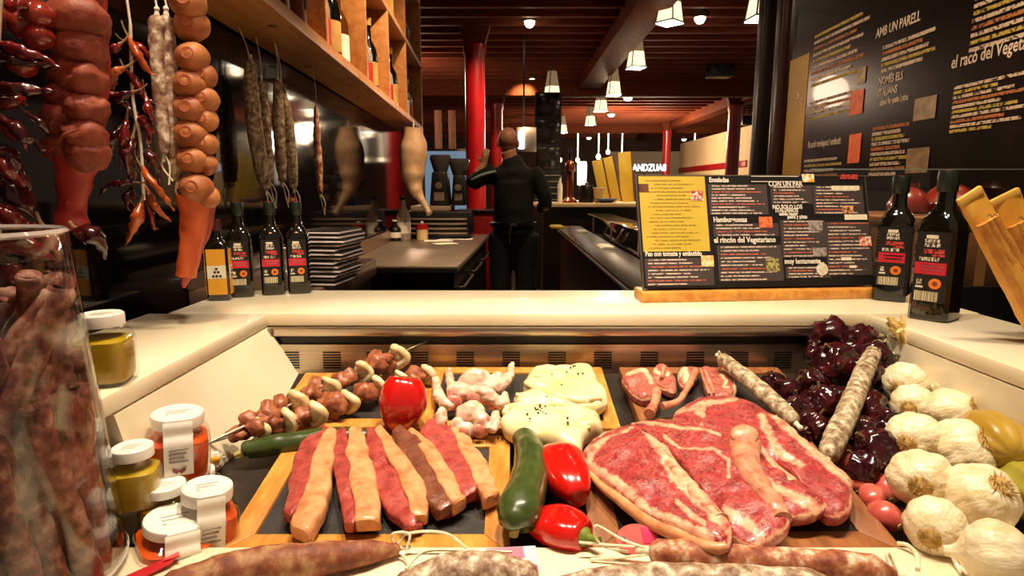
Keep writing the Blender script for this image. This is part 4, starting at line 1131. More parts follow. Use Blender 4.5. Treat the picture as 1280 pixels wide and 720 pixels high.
# ------------------------------------------------------------ boards
def board(label, A, B_, C_, D, fw, mf, top=0.0, th=.018, slate=True):
    # A,B front left/right, C,D back right/left corners of the top face
    cs = [V(A), V(B_), V(C_), V(D)]
    cen = sum(cs, V((0, 0, 0))) / 4
    o = T('serving_board', label, 'serving board', cen - NS * th, 'framed slate serving boards')
    inn = []
    n4 = 4
    for i in range(4):
        p, q, r = cs[i - 1], cs[i], cs[(i + 1) % 4]
        a, b = (p - q).normalized(), (r - q).normalized()
        inn.append(q + a * fw + b * fw)
    for i in range(4):
        j = (i + 1) % 4
        tp = [cs[i], cs[j], inn[j], inn[i]]
        mk('frame_rail', hexa([q - NS * th for q in tp] + tp, .0012), mf, o)
    if slate:
        e = [q + (cen - q).normalized() * .0004 for q in inn]
        mk('slate', hexa([q - NS * (th - .003) for q in e] + [q - NS * .0035 for q in e]), m_slate, o)
    else:
        mk('wood_panel', hexa([q - NS * (th - .003) for q in inn] + [q - NS * .0025 for q in inn]), mf, o)
    return o
def brd(label, x0, x1, y0, y1, fw, mf, dx=0, top=0, slate=True):
    P = lambda x, y: V((x, y, zfl(y) + top))
    return board(label, P(x0, y0), P(x1, y0), P(x1 + dx, y1), P(x0 + dx, y1), fw, mf, slate=slate)
xa = FL(272, 690).x; xb = FL(637, 690).x
brd('framed slate board under the sliced loin', xa, xb, .5385, .745, .026, m_board)
x2a, x2b = FL(742, 690).x, FL(1131, 688).x
brd('framed slate board under the beef steaks', x2a, x2b, .5385, .755, .03, m_board2)
brd('framed slate board under the meat skewers', FL(368, 472).x + .012, FL(368, 472).x + .212, .765, .925, .022, m_board)
brd('wooden board under the chicken and the cream fillets', FL(541, 459).x, FL(752, 459).x, .762, .945, .02, m_board)
brd('wooden board under the lamb chops', FL(773, 457).x, FL(773, 457).x + .255, .768, .945, .022, m_board2)

# ------------------------------------------------------------ sliced loin
def ribbon(path, wid, th, h, n=44, seg=20, seed=0, tilt=0, ends=.78):
    # band lying on the bed: path in pixels, wid its width in pixels, th its thickness in metres
    c = spline([V((x, y, 0)) for x, y in path], n); w_ = lerp_list(wid, n); hh = lerp_list(h, n)
    vs, fs = [], []
    for k in range(n):
        t = (c[min(k + 1, n - 1)] - c[max(k - 1, 0)]).normalized()
        pr = V((-t.y, t.x, 0))
        if pr.x < 0: pr = -pr
        a = c[k] - pr * w_[k] / 2; b = c[k] + pr * w_[k] / 2
        A_, B_ = FL(a.x, a.y, hh[k] + th * .5), FL(b.x, b.y, hh[k] + th * .5 + tilt)
        mid, hv = (A_ + B_) / 2, (B_ - A_) / 2
        e = 1.0
        if k == 0 or k == n - 1: e = ends
        elif k == 1 or k == n - 2: e = (1 + ends) / 2 + .12
        for s in range(seg):
            ang = 2 * pi * s / seg
            cx, sy = math.cos(ang), math.sin(ang)
            cx = math.copysign(abs(cx) ** .45, cx); sy = math.copysign(abs(sy) ** .45, sy)
            q = mid + hv * cx * e + NS * (th * .5 * sy * e)
            q += NS * .003 * noise.noise(q * 45 + V((seed, 0, 0))) + hv.normalized() * .0032 * noise.noise(q * 42 + V((0, seed, 5))) + hv.normalized() * .0012 * noise.noise(q * 120 + V((0, seed, 9)))
            vs.append(q)
    for k in range(n - 1):
        for s in range(seg):
            a, b = k * seg + s, k * seg + (s + 1) % seg
            fs.append((a, b, b + seg, a + seg))
    fs.append(tuple(range(seg))[::-1]); fs.append(tuple((n - 1) * seg + s for s in range(seg)))
    return vs, fs
def L5(*pts): return [(260 + x / 3.368, 520 + y / 3.368) for x, y in pts]
sl = [
 ('raw loin slice with a wide fat edge at the outer side of its board', L5((500, 62), (430, 150), (392, 260), (375, 350), (335, 430)), [14, 27, 26, 24, 13], L5((525, 70), (490, 180), (470, 300), (440, 400), (388, 500)), [14, 26, 30, 32, 30], m_loin),
 ('raw loin slice with the widest pale fat face', L5((562, 62), (563, 160), (575, 270), (592, 370), (600, 470)), [13, 22, 24, 22, 14], L5((620, 62), (632, 170), (655, 290), (672, 390), (675, 465)), [16, 30, 34, 33, 32], m_loin),
 ('raw loin slice with deep red lean in the middle of the board', L5((680, 66), (710, 180), (752, 290), (800, 380), (865, 480)), [12, 25, 32, 32, 16], L5((715, 68), (780, 165), (838, 260), (882, 350), (895, 440)), [12, 20, 25, 27, 20], m_loin),
 ('brownish loin slice leaning on its brighter neighbour', L5((790, 62), (850, 140), (915, 250), (945, 320), (1000, 405)), [16, 32, 36, 36, 24], L5((850, 72), (930, 160), (985, 250), (1030, 330), (1060, 385)), [10, 18, 20, 20, 18], m_loin_br),
 ('bright red loin slice with a long curved fat edge', L5((920, 48), (985, 120), (1040, 200), (1070, 275), (1110, 340)), [26, 40, 40, 36, 22], L5((1030, 58), (1085, 140), (1130, 215), (1165, 290), (1195, 360)), [12, 20, 22, 24, 24], m_loin),
]
for k, (lb, lp, lw, fp, fw_, mt) in enumerate(sl):
    q = FL(*fp[2])
    o = T('loin_slice', lb, 'meat slice', q, 'raw loin slices on the slate board')
    mk('lean', ribbon(lp, lw, .014, [.004 + .001 * (k % 2)] * 2, seed=k * 9, tilt=.004), mt, o)
    mk('fat_edge', ribbon(fp, fw_, .017, [.004, .008, .008, .006], seed=k * 9 + 4, tilt=-.002), m_fat, o)
    e = fp[-1]; mk('dark_end', ribbon([(lp[-1][0] + 1, lp[-1][1] - 6), (lp[-1][0] + 3, lp[-1][1] + 2)], [lw[-1] + 5, lw[-1] + 3], .012, [.002, .001], 8, 12, k), m_beef_dark, o)

# ------------------------------------------------------------ beef steaks fanned over each other
def pdist(p, a, b):
    ab = b - a; t = max(0, min(1, (p - a).dot(ab) / max(ab.length_squared, 1e-9)))
    return (p - (a + ab * t)).length
def slab(name, outline, p0, nrm, th, mat, parent, fat=(), rings=18, nr=120, seed=0, up=.003, amp=1.0):
    o2 = spline([V((x, y, 0)) for x, y in outline], nr, True)
    c = sum(o2, V((0, 0, 0))) / nr
    vs, fs, at, side = [], [], [], []
    for k in range(1, rings + 1):
        s = k / rings
        for q in o2:
            r = c + (q - c) * s
            w_ = HIT(r.x, r.y, p0, nrm)
            e = max(0, (s - .86) / .14)
            hgt = up * (1 - s * s) - th * .3 * e * e
            w_ = w_ + nrm * (hgt + amp * .0045 * noise.noise(w_ * 34 + V((seed, 0, 0))) + .0018 * noise.noise(w_ * 95 + V((seed, 3, 0))))
            vs.append(w_)
            f = -1.0
            for (pl, wd) in fat:
                d = min(pdist(r, V((*pl[i], 0)), V((*pl[i + 1], 0))) for i in range(len(pl) - 1))
                f = max(f, (wd - d) / wd)
            at.append(max(f, (s - .97) / .05))
            if k == rings: side.append(max(f, -.25))
    for k, (dz, s) in enumerate(((.55, 1.012), (1.0, .985), (1.0, .5))):
        for i, q in enumerate(o2):
            r = c + (q - c) * 1.0
            w_ = HIT(r.x, r.y, p0, nrm); cw = HIT(c.x, c.y, p0, nrm)
            w_ = cw + (w_ - cw) * s
            vs.append(w_ - nrm * th * dz + nrm * .0015 * noise.noise(w_ * 60)); at.append(side[i])
    tot = rings + 3
    vs.append(HIT(c.x, c.y, p0, nrm) + nrm * up); at.append(at[0]); ci = len(vs) - 1
    for i in range(nr): fs.append((ci, i, (i + 1) % nr))
    for k in range(tot - 1):
        for i in range(nr):
            a, b = k * nr + i, k * nr + (i + 1) % nr
            fs.append((a, a + nr, b + nr, b))
    fs.append(tuple((tot - 1) * nr + i for i in range(nr)))
    ob = mk(name, (vs, fs), mat, parent, ang=60)
    A_ = ob.data.attributes.new('fat', 'FLOAT', 'POINT')
    A_.data.foreach_set('value', at)
    return ob
def C7(*pts): return [(710 + x / 2.483, 430 + y / 2.483) for x, y in pts]
def steak(label, outline, left, tilt, th, lift, fats, bones, mat, seed, rim=None, bonem=None):
    out = C7(*outline); pl = FL(*C7(left)[0], lift)
    nrm = (NS + V((-tilt, 0, 0))).normalized()
    c = sum((V((*q, 0)) for q in out), V((0, 0, 0))) / len(out)
    o = T('beef_steak', label, 'steak', HIT(c.x, c.y, pl, nrm) - nrm * th, 'bone-in beef steaks on the slate board')
    fl = [(C7(*f[0]), f[1] / 2.483) for f in fats]
    slab('lean', out, pl, nrm, th, mat, o, fl, seed=seed)
    for (pts, wd, mt) in bones:
        r = [x / 2.483 / F * (pl - CAM).length for x in wd]
        pp = [HIT(*q, pl, nrm) - nrm * (r[i] * .62 if mt is not m_bone else r[i] * .35) for i, q in enumerate(C7(*pts))]
        g = tube(pp, r, 18, 34)
        mk('bone', disp(disp(g, .0024, 38, seed), .0018, 95, seed + 2), mt, o, ang=80)
        if mt is m_bone: mk('bone_end', disp(xf(ell((0, 0, 0), (r[0] * .86, r[0] * .72, r[0] * .3), 20, 12), frame(pp[0] + nrm * r[0] * .82 + V((0, -r[0] * .1, 0)), nrm + V((0, -.5, 0)))), .001, 90, 3), fat_mat('bone_marrow', 'a4684e', 'c08a68', 'd0a07c', 90), o, ang=80)
    if rim:
        pts, wd = rim
        pp = [HIT(*q, pl, nrm) - nrm * th * .45 for q in C7(*pts)]
        mk('fat_rim', disp(tube(pp, [w_ / 2.483 / F * (pp[0] - CAM).length for w_ in wd], 14, 40), .0014, 70, seed), m_fat, o)
TH = .017
steak('beef steak lying deepest in the fan beside the whitish sausage', [(330, 205), (400, 160), (480, 148), (560, 165), (650, 215), (740, 290), (830, 365), (880, 410), (872, 500), (800, 512), (720, 430), (640, 360), (560, 330), (430, 280), (350, 240)], (400, 300), .10, .02, .020,
      [([(400, 215), (430, 190), (520, 170)], 12), ([(600, 230), (640, 330), (720, 380)], 16), ([(650, 225), (760, 330), (870, 420)], 22), ([(330, 210), (420, 185), (420, 260)], 10)],
      [([(672, 345), (700, 360), (745, 395)], [13, 14, 8], M('pale_bone', 'f0dcae', 'f6ead0', 30, rough=.3, sss=.1)), ([(640, 225), (720, 300), (800, 370), (866, 425)], [16, 22, 20, 12], m_fat2)], m_beef, 3)
steak('beef steak third in the fan with a fatty tail', [(300, 240), (420, 215), (560, 250), (620, 330), (700, 405), (790, 470), (790, 500), (700, 525), (640, 500), (560, 440), (440, 330), (330, 290)], (400, 320), .16, TH, .018,
      [([(620, 430), (700, 480), (760, 500)], 18), ([(560, 260), (610, 340), (700, 420)], 10)], [([(600, 330), (660, 400), (770, 480)], [8, 9, 7], m_fat2)], m_beef, 11)
steak('beef steak with the broad rounded rib bone on top', [(195, 238), (300, 225), (420, 245), (510, 280), (560, 330), (600, 420), (650, 500), (682, 545), (595, 610), (520, 590), (470, 520), (400, 440), (320, 340), (250, 280)], (250, 300), .24, TH, .018,
      [([(300, 290), (350, 330), (450, 330), (500, 370), (500, 420)], 7), ([(490, 520), (560, 560), (600, 590)], 16), ([(200, 240), (330, 255), (470, 280)], 8)],
      [([(548, 300), (545, 340), (575, 410), (620, 470), (665, 535)], [44, 42, 33, 28, 20], m_bone)], m_beef, 19)
steak('beef steak on top of the fan with a thick orange fat rim', [(38, 345), (70, 300), (120, 262), (190, 240), (245, 268), (290, 300), (330, 360), (380, 430), (450, 490), (497, 545), (490, 610), (440, 612), (350, 575), (250, 535), (150, 455), (75, 395)], (38, 345), .34, TH, .018,
      [([(250, 275), (290, 330), (340, 420), (430, 510), (480, 560)], 21), ([(340, 490), (370, 520), (420, 560)], 12), ([(60, 330), (120, 290), (200, 262)], 7), ([(70, 350), (110, 300)], 12), ([(60, 370), (150, 430), (250, 515), (350, 560), (440, 600)], 16)],
      [([(285, 310), (330, 385), (395, 460), (470, 535)], [15, 20, 22, 20], m_fat2)], m_beef, 27,
      ([(45, 365), (100, 425), (160, 470), (250, 535), (350, 578), (440, 612), (486, 608)], [9, 12, 15, 17, 16, 15, 12]))

# ------------------------------------------------------------ lamb chops
def C9(*pts): return [(760 + x / 6.4, 440 + y / 6.4) for x, y in pts]
def chop(label, outline, fats, bones, lift, seed, th=.014):
    out = C9(*outline); c = sum((V((*q, 0)) for q in out), V((0, 0, 0))) / len(out)
    pl = FL(c.x, c.y, lift + th)
    o = T('lamb_chop', label, 'chop', pl - NS * th, 'lamb chops on the back board')
    slab('lean', out, pl, NS, th, m_lamb, o, [(C9(*f), w_ / 6.4) for f, w_ in fats], rings=14, nr=90, seed=seed, up=.002, amp=1.5)
    for pts, wd in bones:
        pp = [HIT(*q, pl, NS) + NS * .001 for q in C9(*pts)]
        mk('bone', disp(tube(pp, [x / 6.4 / F * (pp[0] - CAM).length for x in wd], 12, 16), .0012, 90, seed), m_bone, o)
chop('lamb chop with a short thick bone pointing at the cream fillets', [(110, 210), (150, 150), (250, 120), (340, 150), (400, 250), (420, 330), (360, 350), (280, 360), (200, 320), (150, 260)], [([(160, 180), (280, 150), (340, 230)], 30)], [([(390, 320), (380, 400), (330, 500)], [40, 34, 42])], .002, 5)
chop('lamb chop lying in the middle, folded and fatty', [(350, 170), (380, 90), (450, 85), (520, 150), (550, 270), (520, 300), (430, 260), (370, 220)], [([(370, 130), (420, 180), (470, 160)], 30)], [([(450, 120), (430, 220)], [18, 16])], .004, 9)
chop('lamb chop with a long thin rib bone', [(560, 150), (620, 110), (720, 115), (720, 180), (650, 230), (590, 240)], [([(580, 170), (620, 150), (620, 210)], 26)], [([(700, 150), (650, 270), (560, 400), (430, 440)], [26, 24, 22, 30])], .004, 14)
chop('rounded lamb chop with a creamy fat rim near the whitish sausage', [(745, 130), (800, 105), (900, 115), (990, 160), (1030, 230), (1020, 320), (940, 345), (820, 340), (770, 250)], [([(900, 180), (950, 230), (920, 290), (960, 300)], 16), ([(930, 120), (1010, 200), (1020, 310)], 22)], [([(770, 150), (820, 260), (850, 340)], [14, 13, 12]), ([(740, 140), (770, 240), (810, 340)], [9, 8, 8])], .003, 21)

# ------------------------------------------------------------ chicken and cream fillets
m_chick = M('raw_chicken', 'd09a80', 'e6c8b0', 55, rough=.3, coat=.3, sss=.15, bump=.3, bscale=140, lo=.3, hi=.6)
m_chickred = M('chicken_flesh', 'c56a58', 'dca08c', 60, rough=.3, coat=.3, sss=.15, bump=.3, bscale=140)
m_cream_f = M('cream_fillet', 'd9c486', 'ebdcae', 26, rough=.35, coat=.2, sss=.15, bump=.3, bscale=60, lo=.3, hi=.6)
m_peppercorn = M('peppercorn', '3a2a10', '52400f', 200, rough=.7)
def CK(x, y): return 530 + x / 5.12, 445 + y / 5.12
def fe(x, y, rx, ry, rz_, h, ang=0):        # ellipsoid resting on the board, px sizes in the zoomed crop
    u, v = CK(x, y); p = FL(u, v, h); s = (p - CAM).length / F / 5.12
    R = Matrix.Rotation(ang, 3, 'Z')
    return ell(p + V((0, 0, 0)), (rx * s, ry * s * 1.7, rz_), 16, 10, R)
def ft(pts, rad, h):
    pp = [FL(*CK(x, y), hh) for (x, y), hh in zip(pts, h)]
    s = (pp[0] - CAM).length / F / 5.12
    return tube(pp, [r * s for r in rad], 12, 4 * len(pts))
def lump(name, label, cat, group, parts, mat, extra, seed, vox=.0022, amp=.002, sca=45):
    al = [q for g in parts for q in g[0]]
    lo = min(q.z for q in al); cx = sum((q for q in al), V((0, 0, 0))) / len(al)
    o = T(name, label, cat, (cx.x, cx.y, lo), group)
    g = blob(parts, vox, 4, amp * 1.4, sca, seed)
    mk('flesh' if 'chick' in name else 'fillet', disp(g, .0016, 120, seed, 3), mat, o, ang=80)
    for nm, gs, mt in extra:
        if nm == 'peppercorns':
            for g1 in gs: mk('peppercorn', g1, mt, o)
        else: mk(nm, gs, mt, o, ang=80)
    return o
GC = 'raw chicken pieces on the wooden board'
lump('chicken_piece', 'raw chicken piece with a wing tip by the red pepper', 'chicken', GC,
     [ft([(80, 150), (85, 230), (130, 300), (190, 300)], [26, 34, 36, 26], [.018, .018, .02, .02]), ft([(165, 80), (165, 160), (200, 220)], [20, 28, 34], [.02, .022, .02]), fe(230, 230, 80, 40, .016, .018)], m_chick,
     [('raw_side', blob([fe(190, 300, 60, 18, .012, .02), fe(170, 240, 26, 16, .01, .026)], .0022, 4), m_chickred)], 2)
lump('chicken_piece', 'raw chicken leg pointing up at the back of the wooden board', 'chicken', GC,
     [fe(330, 170, 110, 40, .02, .022), ft([(560, 60), (550, 130), (480, 190), (400, 210)], [20, 32, 46, 40], [.026, .024, .022, .02]), fe(470, 180, 60, 30, .018, .02)], m_chick, [('joint_tip', ell(FL(*CK(566, 52), .027), .0035), m_white)], 6)
lump('chicken_piece', 'raw chicken piece with pink underside in the middle of the board', 'chicken', GC,
     [ft([(240, 260), (320, 230), (420, 250), (500, 310), (530, 240)], [40, 44, 46, 36, 30], [.02, .03, .03, .02, .026])], m_chick,
     [('raw_side', blob([fe(340, 275, 70, 16, .012, .024), fe(440, 300, 40, 16, .012, .02)], .0022, 4), m_chickred)], 9)
lump('chicken_piece', 'raw chicken piece lying behind the brown loin slice', 'chicken', GC,
     [fe(290, 380, 100, 42, .02, .02), ft([(460, 370), (450, 440), (420, 480)], [26, 34, 30], [.02, .02, .018]), fe(370, 440, 60, 34, .018, .016)], m_chick, [('raw_side', blob([fe(350, 480, 40, 14, .01, .016), fe(400, 420, 30, 14, .01, .022)], .0022, 4), m_chickred)], 12)
lump('chicken_piece', 'small raw chicken tip beside the red pepper and loin', 'chicken', GC, [fe(105, 410, 44, 30, .018, .016), ft([(110, 370), (110, 430)], [24, 34], [.022, .018])], m_chick, [('raw_side', blob([fe(100, 440, 30, 12, .008, .02), fe(120, 440, 20, 10, .008, .02)], .002, 3), m_chickred)], 15)
lump('chicken_piece', 'raw chicken trimming tucked against the zucchini end', 'chicken', GC, [fe(210, 470, 50, 26, .016, .012), fe(270, 480, 50, 24, .014, .012)], m_chick, [('raw_side', blob([fe(260, 490, 30, 10, .008, .018), fe(240, 490, 20, 10, .008, .018)], .002, 3), m_chickred)], 16)
GF = 'cream coloured fillets with peppercorns'
def corns(pts, h): return [ell(FL(*CK(x, y), h), .0015, 8, 6) for x, y in pts]
def fillet(label, outline, lift, th, up, folds, pc, seed):
    out = [CK(x, y) for x, y in outline]; c = sum((V((*q, 0)) for q in out), V((0, 0, 0))) / len(out)
    pl = FL(c.x, c.y, lift + th)
    o = T('cream_fillet', label, 'fillet', pl - NS * th, GF)
    slab('fillet', out, pl, NS, th, m_cream_f, o, (), rings=16, nr=100, seed=seed, up=up, amp=1.6)
    for pts, rad in folds:
        pp = [HIT(*CK(x, y), pl, NS) + NS * .001 for x, y in pts]
        k_ = (pl - CAM).length / F / 5.12
        mk('fold', disp(tube(pp, [r * k_ for r in rad], 14, 26), .002, 70, seed), m_cream_f, o, ang=80)
    for x, y in pc:
        mk('peppercorn', ell(HIT(*CK(x, y), pl, NS) + NS * (up * .75 + .001), .0015, 8, 6), m_peppercorn, o)
fillet('folded cream fillet at the back corner of the wooden board', [(640, 150), (680, 70), (740, 45), (850, 60), (980, 35), (1080, 60), (1120, 150), (1180, 230), (1140, 290), (1050, 300), (940, 290), (840, 260), (720, 210), (650, 190)], .006, .02, .007,
       [([(650, 175), (740, 225), (850, 265), (1000, 285), (1130, 270)], [16, 24, 28, 26, 16]), ([(700, 130), (800, 150), (900, 185), (960, 235)], [10, 16, 18, 10])],
       [(820, 145), (898, 155), (912, 128), (938, 98), (955, 90), (965, 88), (985, 138), (1015, 136), (950, 195), (925, 210), (880, 210), (940, 205)], 21)
fillet('rolled cream strip between the two larger fillets', [(575, 250), (620, 215), (700, 235), (850, 265), (1000, 285), (1110, 270), (1120, 305), (980, 325), (800, 320), (640, 300)], .004, .02, .006, [([(590, 255), (700, 265), (850, 290), (1050, 300)], [14, 18, 18, 12])], [(745, 268), (785, 284)], 27)
fillet('wide cream fillet with a cluster of peppercorns', [(495, 400), (520, 340), (570, 310), (700, 312), (860, 325), (1050, 315), (1120, 345), (1140, 450), (1060, 470), (1020, 510), (1000, 580), (900, 560), (750, 500), (560, 465)], .006, .02, .009,
       [([(510, 380), (540, 335), (640, 315), (760, 318)], [18, 22, 20, 12]), ([(850, 335), (930, 370), (1010, 420), (1060, 470)], [10, 16, 16, 10]), ([(1010, 330), (1060, 380), (1100, 440)], [10, 14, 10])],
       [(660, 405), (678, 436), (712, 368), (728, 376), (742, 360), (755, 372), (768, 380), (745, 385), (775, 355), (730, 398), (762, 396), (780, 405), (742, 346), (718, 380), (918, 430), (918, 460), (920, 470)], 25)

# ------------------------------------------------------------ skewers
m_kmeat = M('skewer_meat', '7a3a22', 'ac6642', 110, rough=.45, sss=.08, bump=.4, bscale=110, coat=.1)
m_onion = M('onion_white', 'd8bd84', 'ead9ae', 60, rough=.3, sss=.15, coat=.3, bump=.1)
def skewer(label, ends, pieces, h, seed):
    p0, p1 = REST(*pieces[0][:3], h)[0], REST(*pieces[-1][:3], h)[0]
    ax = (p1 - p0).normalized()
    a, b = p0 - ax * (.06 if seed < 50 else .05), p1 + ax * (.075 if seed < 50 else .012)
    o = T('skewer', label, 'skewer', (a + b) / 2 - V((0, 0, .02)), 'meat skewers on the slate board')
    ax = (b - a).normalized()
    mk('rod', tube([a, b], .0019, 8), m_steel, o)
    mk('rod_loop', tube([a, a - ax * .012 + V((0, 0, .006)), a - ax * .02, a - ax * .012 - V((0, 0, .006)), a], .0013, 6, 20), m_steel, o)
    for k, (u, v, r, kind) in enumerate(pieces):
        p, R = REST(u, v, r, h)
        fr = frame(p, ax)
        if kind == 'm':
            g = ell((0, 0, 0), (R * 1.0, R * .95, R * 1.15), 18, 12)
            mk('meat_cube', disp(disp(xf(g, fr), R * .7, .8 / R, seed + k), R * .25, 2.2 / R, k), m_kmeat, o, ang=80)
        else:
            # bowed onion leaf across the rod
            pts = [fr @ V((math.cos(t_) * R * .82, math.sin(t_) * R * .82, .25 * R * math.cos(2 * t_))) for t_ in [(-.75 + i * 1.5 / 8) * pi for i in range(9)]]
            mk('onion_leaf', [disp(tube(pts, [R * .16, R * .34, R * .38, R * .34, R * .16], 12, 24, flat=ax), R * .14, 1 / R, k), xf(ell((0, 0, 0), (R * .8, R * .8, R * .55), 14, 8), fr)], m_onion, o)
skewer('upper meat skewer whose steel rod points at the counter edge', ((268, 580), (548, 424)),
       [(318, 527, 15, 'm'), (338, 517, 14, 'm'), (355, 506, 13, 'm'), (370, 501, 15, 'w'), (391, 488, 15, 'm'), (411, 484, 15, 'w'), (432, 473, 14, 'm'), (452, 464, 14, 'w'), (467, 456, 14, 'm'), (481, 452, 13, 'm'), (496, 444, 15, 'w')], .012, 40)
skewer('lower meat skewer running behind the red pepper', ((262, 589), (540, 468)),
       [(301, 541, 13, 'm'), (327, 534, 15, 'w'), (343, 530, 13, 'm'), (361, 524, 15, 'w'), (376, 521, 14, 'm'), (395, 515, 17, 'w'), (418, 508, 14, 'm'), (436, 501, 15, 'w'), (455, 494, 14, 'm'), (474, 484, 15, 'w'), (500, 474, 13, 'w'), (519, 471, 13, 'm'), (533, 467, 13, 'w')], .002, 60)

# ------------------------------------------------------------ vegetables
m_pep = M('red_pepper_skin', 'b3100c', 'c4180f', 8, rough=.14, coat=.6, sss=.06)
m_stem = M('green_stem', '5a6a1e', '7a8a30', 40, rough=.5)
def bell(label, c, R, axis, ln, seed, stem=True):
    c = V(c)
    o = T('red_pepper', label, 'pepper', c - V((0, 0, R)), 'red bell peppers in the display')
    fr = frame(c, axis)
    prof = []
    for k in range(23):
        s = k / 22
        z = (s - .5) * ln
        r = R * (math.sin(pi * min(1, (s * .93 + .035))) ** .42) * (1.0 - .22 * (1 - s))
        if s > .97: r *= .55; z -= ln * .06
        prof.append((r, z))
    prof = [(0.0, prof[0][1] + ln * .03)] + prof + [(0.0, prof[-1][1] - ln * .02)]
    lob = lambda a, z: 1 + .10 * math.cos(3 * a + seed) + .03 * math.cos(2 * a + seed * 2)
    g = xf(lathe(prof, 40, (0, 0, 0), lob), fr)
    mk('flesh', disp(g, R * .05, .7 / R, seed), m_pep, o, ang=70)
    if stem:
        mk('stem', xf(lathe([(0, ln * .40), (R * .40, ln * .42), (R * .34, ln * .47), (R * .16, ln * .52), (R * .14, ln * .66), (R * .17, ln * .68), (0, ln * .69)], 16), fr), m_stem, o)
    return o
p, R = REST(502, 505, 31, .0); bell('red bell pepper between the skewers and the chicken', p + V((0, .004, 0)), R * 1.06, (.12, .25, 1), R * 2.25, 1, False)
p, R = REST(706, 592, 34, -.015); bell('long red bell pepper lying beside the upright zucchini', p, R, (-.25, 1, .12), R * 3.1, 2, False)
p, R = REST(692, 666, 27, -.012); bell('red bell pepper with green stem by the front ledge', p + V((.004, 0, .004)), R * 1.22, (.8, -.72, .16), R * 3.4, 3.4)
m_zuc = None
t = NT('zucchini_skin'); t.col(t.ramp(t.noise(40, 5, .7), [(.3, '2c3a16'), (.7, '41501f')])); t.set(rough=.3, coat=.3); m_zuc = t.m
m_zend = M('zucchini_end', '9a8a4a', 'b5a35e', 60, rough=.6)
def zucchini(label, pts, rad, h, endk):
    pp = [FL(u, v, hh) for (u, v), hh in zip(pts, h)]
    r = [x / F * (pp[i] - CAM).length for i, x in enumerate(rad)]
    lo = min(q.z for q in pp) - max(r)
    o = T('zucchini', label, 'zucchini', (pp[2].x, pp[2].y, lo), 'zucchini in the display')
    mk('skin', disp(tube(pp, r, 24, 50), .0015, 50, 3), m_zuc, o, ang=70)
    e = pp[endk]; d = (pp[endk] - pp[endk + (1 if endk == 0 else -1)]).normalized(); rr = r[endk] * .75
    mk('stem_end', xf(lathe([(0, -.004), (rr * 1.0, -.003), (rr * .9, .004), (rr * .75, .009), (0, .01)], 12, (0, 0, 0), lambda a, z: 1 + .15 * math.cos(5 * a)), frame(e, d)), m_zend, o)
zucchini('thick green zucchini standing curved between board and pepper', [(650, 541), (656, 549), (664, 574), (660, 605), (650, 635), (644, 652), (643, 659)], [7, 15, 20, 23, 27, 22, 8], [.012, .014, .02, .024, .028, .026, .022], 6)
zucchini('slim green zucchini lying under the skewers', [(303, 566), (312, 562), (345, 556), (385, 551), (425, 546), (470, 545)], [6, 10, 12, 13, 12, 8], [.0, .002, .004, .004, .004, .002], 0)

# squashes at the right
m_sq = M('squash_skin', 'a8842a', 'c9a53c', 14, rough=.35, coat=.2, bump=.1)
def squash(label, c, r, axis, seed, mat):
    o = T('squash', label, 'squash', V(c) - V((0, 0, r[0])), 'ribbed squashes under the garlic')
    prof = [(math.sin(pi * k / 20) ** .8 * r[0], -math.cos(pi * k / 20) * r[1]) for k in range(21)]
    g = xf(lathe(prof, 60, (0, 0, 0), lambda a, z: 1 + .045 * math.cos(9 * a)), frame(c, axis))
    mk('rind', disp(g, .002, 30, seed), mat, o, ang=70)
    mk('stalk', xf(lathe([(.006, r[1] * .96), (.005, r[1] * 1.08), (.006, r[1] * 1.12), (0, r[1] * 1.12)], 10), frame(c, axis)), M('dry_stalk', '8a7440', '9a8450', 40, rough=.8), o)
p = FL(1262, 536, .03); squash('upper ribbed yellow squash against the cream wall', (.538, .645, .922), (.030, .042), (.2, 1, .05), 1, m_sq)
squash('lower ribbed yellow green squash beside the garlic', (.54, .59, .889), (.029, .04), (.1, 1, 0), 2, M('squash_green', '8a8428', 'a89a38', 14, rough=.35, coat=.2))
squash('orange squash at the ledge beside the garlic', (.54, .505, .886), (.024, .03), (0, 1, 0), 3, M('squash_orange', 'b5662a', 'a05520', 14, rough=.4, coat=.2))

# pink shallots behind the steaks
m_shal = M('shallot_skin', 'b5403c', 'd0705c', 50, rough=.3, coat=.3, sss=.08, stretch=(1, 1, .25))
for k, (u, v, r, ax, lb) in enumerate(((1052, 567, 13, (.3, .5, 1), 'pink shallot touching the leaning whitish sausage'), (1066, 582, 14, (.5, .6, .6), 'pink shallot just past the steak tail'), (1074, 602, 14, (.4, .7, .4), 'pink shallot in the middle of the row behind the board'), (1090, 622, 16, (.3, 1, .2), 'redder shallot beside the board corner'), (1106, 645, 18, (-.3, 1, .1), 'large red shallot closest to the ledge'), (1108, 610, 17, (.2, 1, .3), 'dark pink shallot under the dried peppers'))):
    p, R = REST(u, v, r, -.017)
    o = T('shallot', lb, 'shallot', p - V((0, 0, R)), 'pink shallots beside the steaks')
    g = lathe([(0, -1.25 * R)] + [(R * math.sin(pi * s / 14) ** .9, -1.2 * R * math.cos(pi * s / 14)) for s in range(1, 13)] + [(R * .12, 1.35 * R), (R * .05, 1.6 * R), (0, 1.62 * R)], 20)
    mk('bulb', disp(xf(g, frame(p, ax)), R * .08, .6 / R, k), m_shal, o, ang=70)
    mk('root_tuft', xf(lathe([(0, -1.32 * R), (R * .22, -1.27 * R), (R * .24, -1.2 * R)], 10), frame(p, ax)), M('root_tuft', 'b09a6a', '9a8454', 80, rough=.9), o)

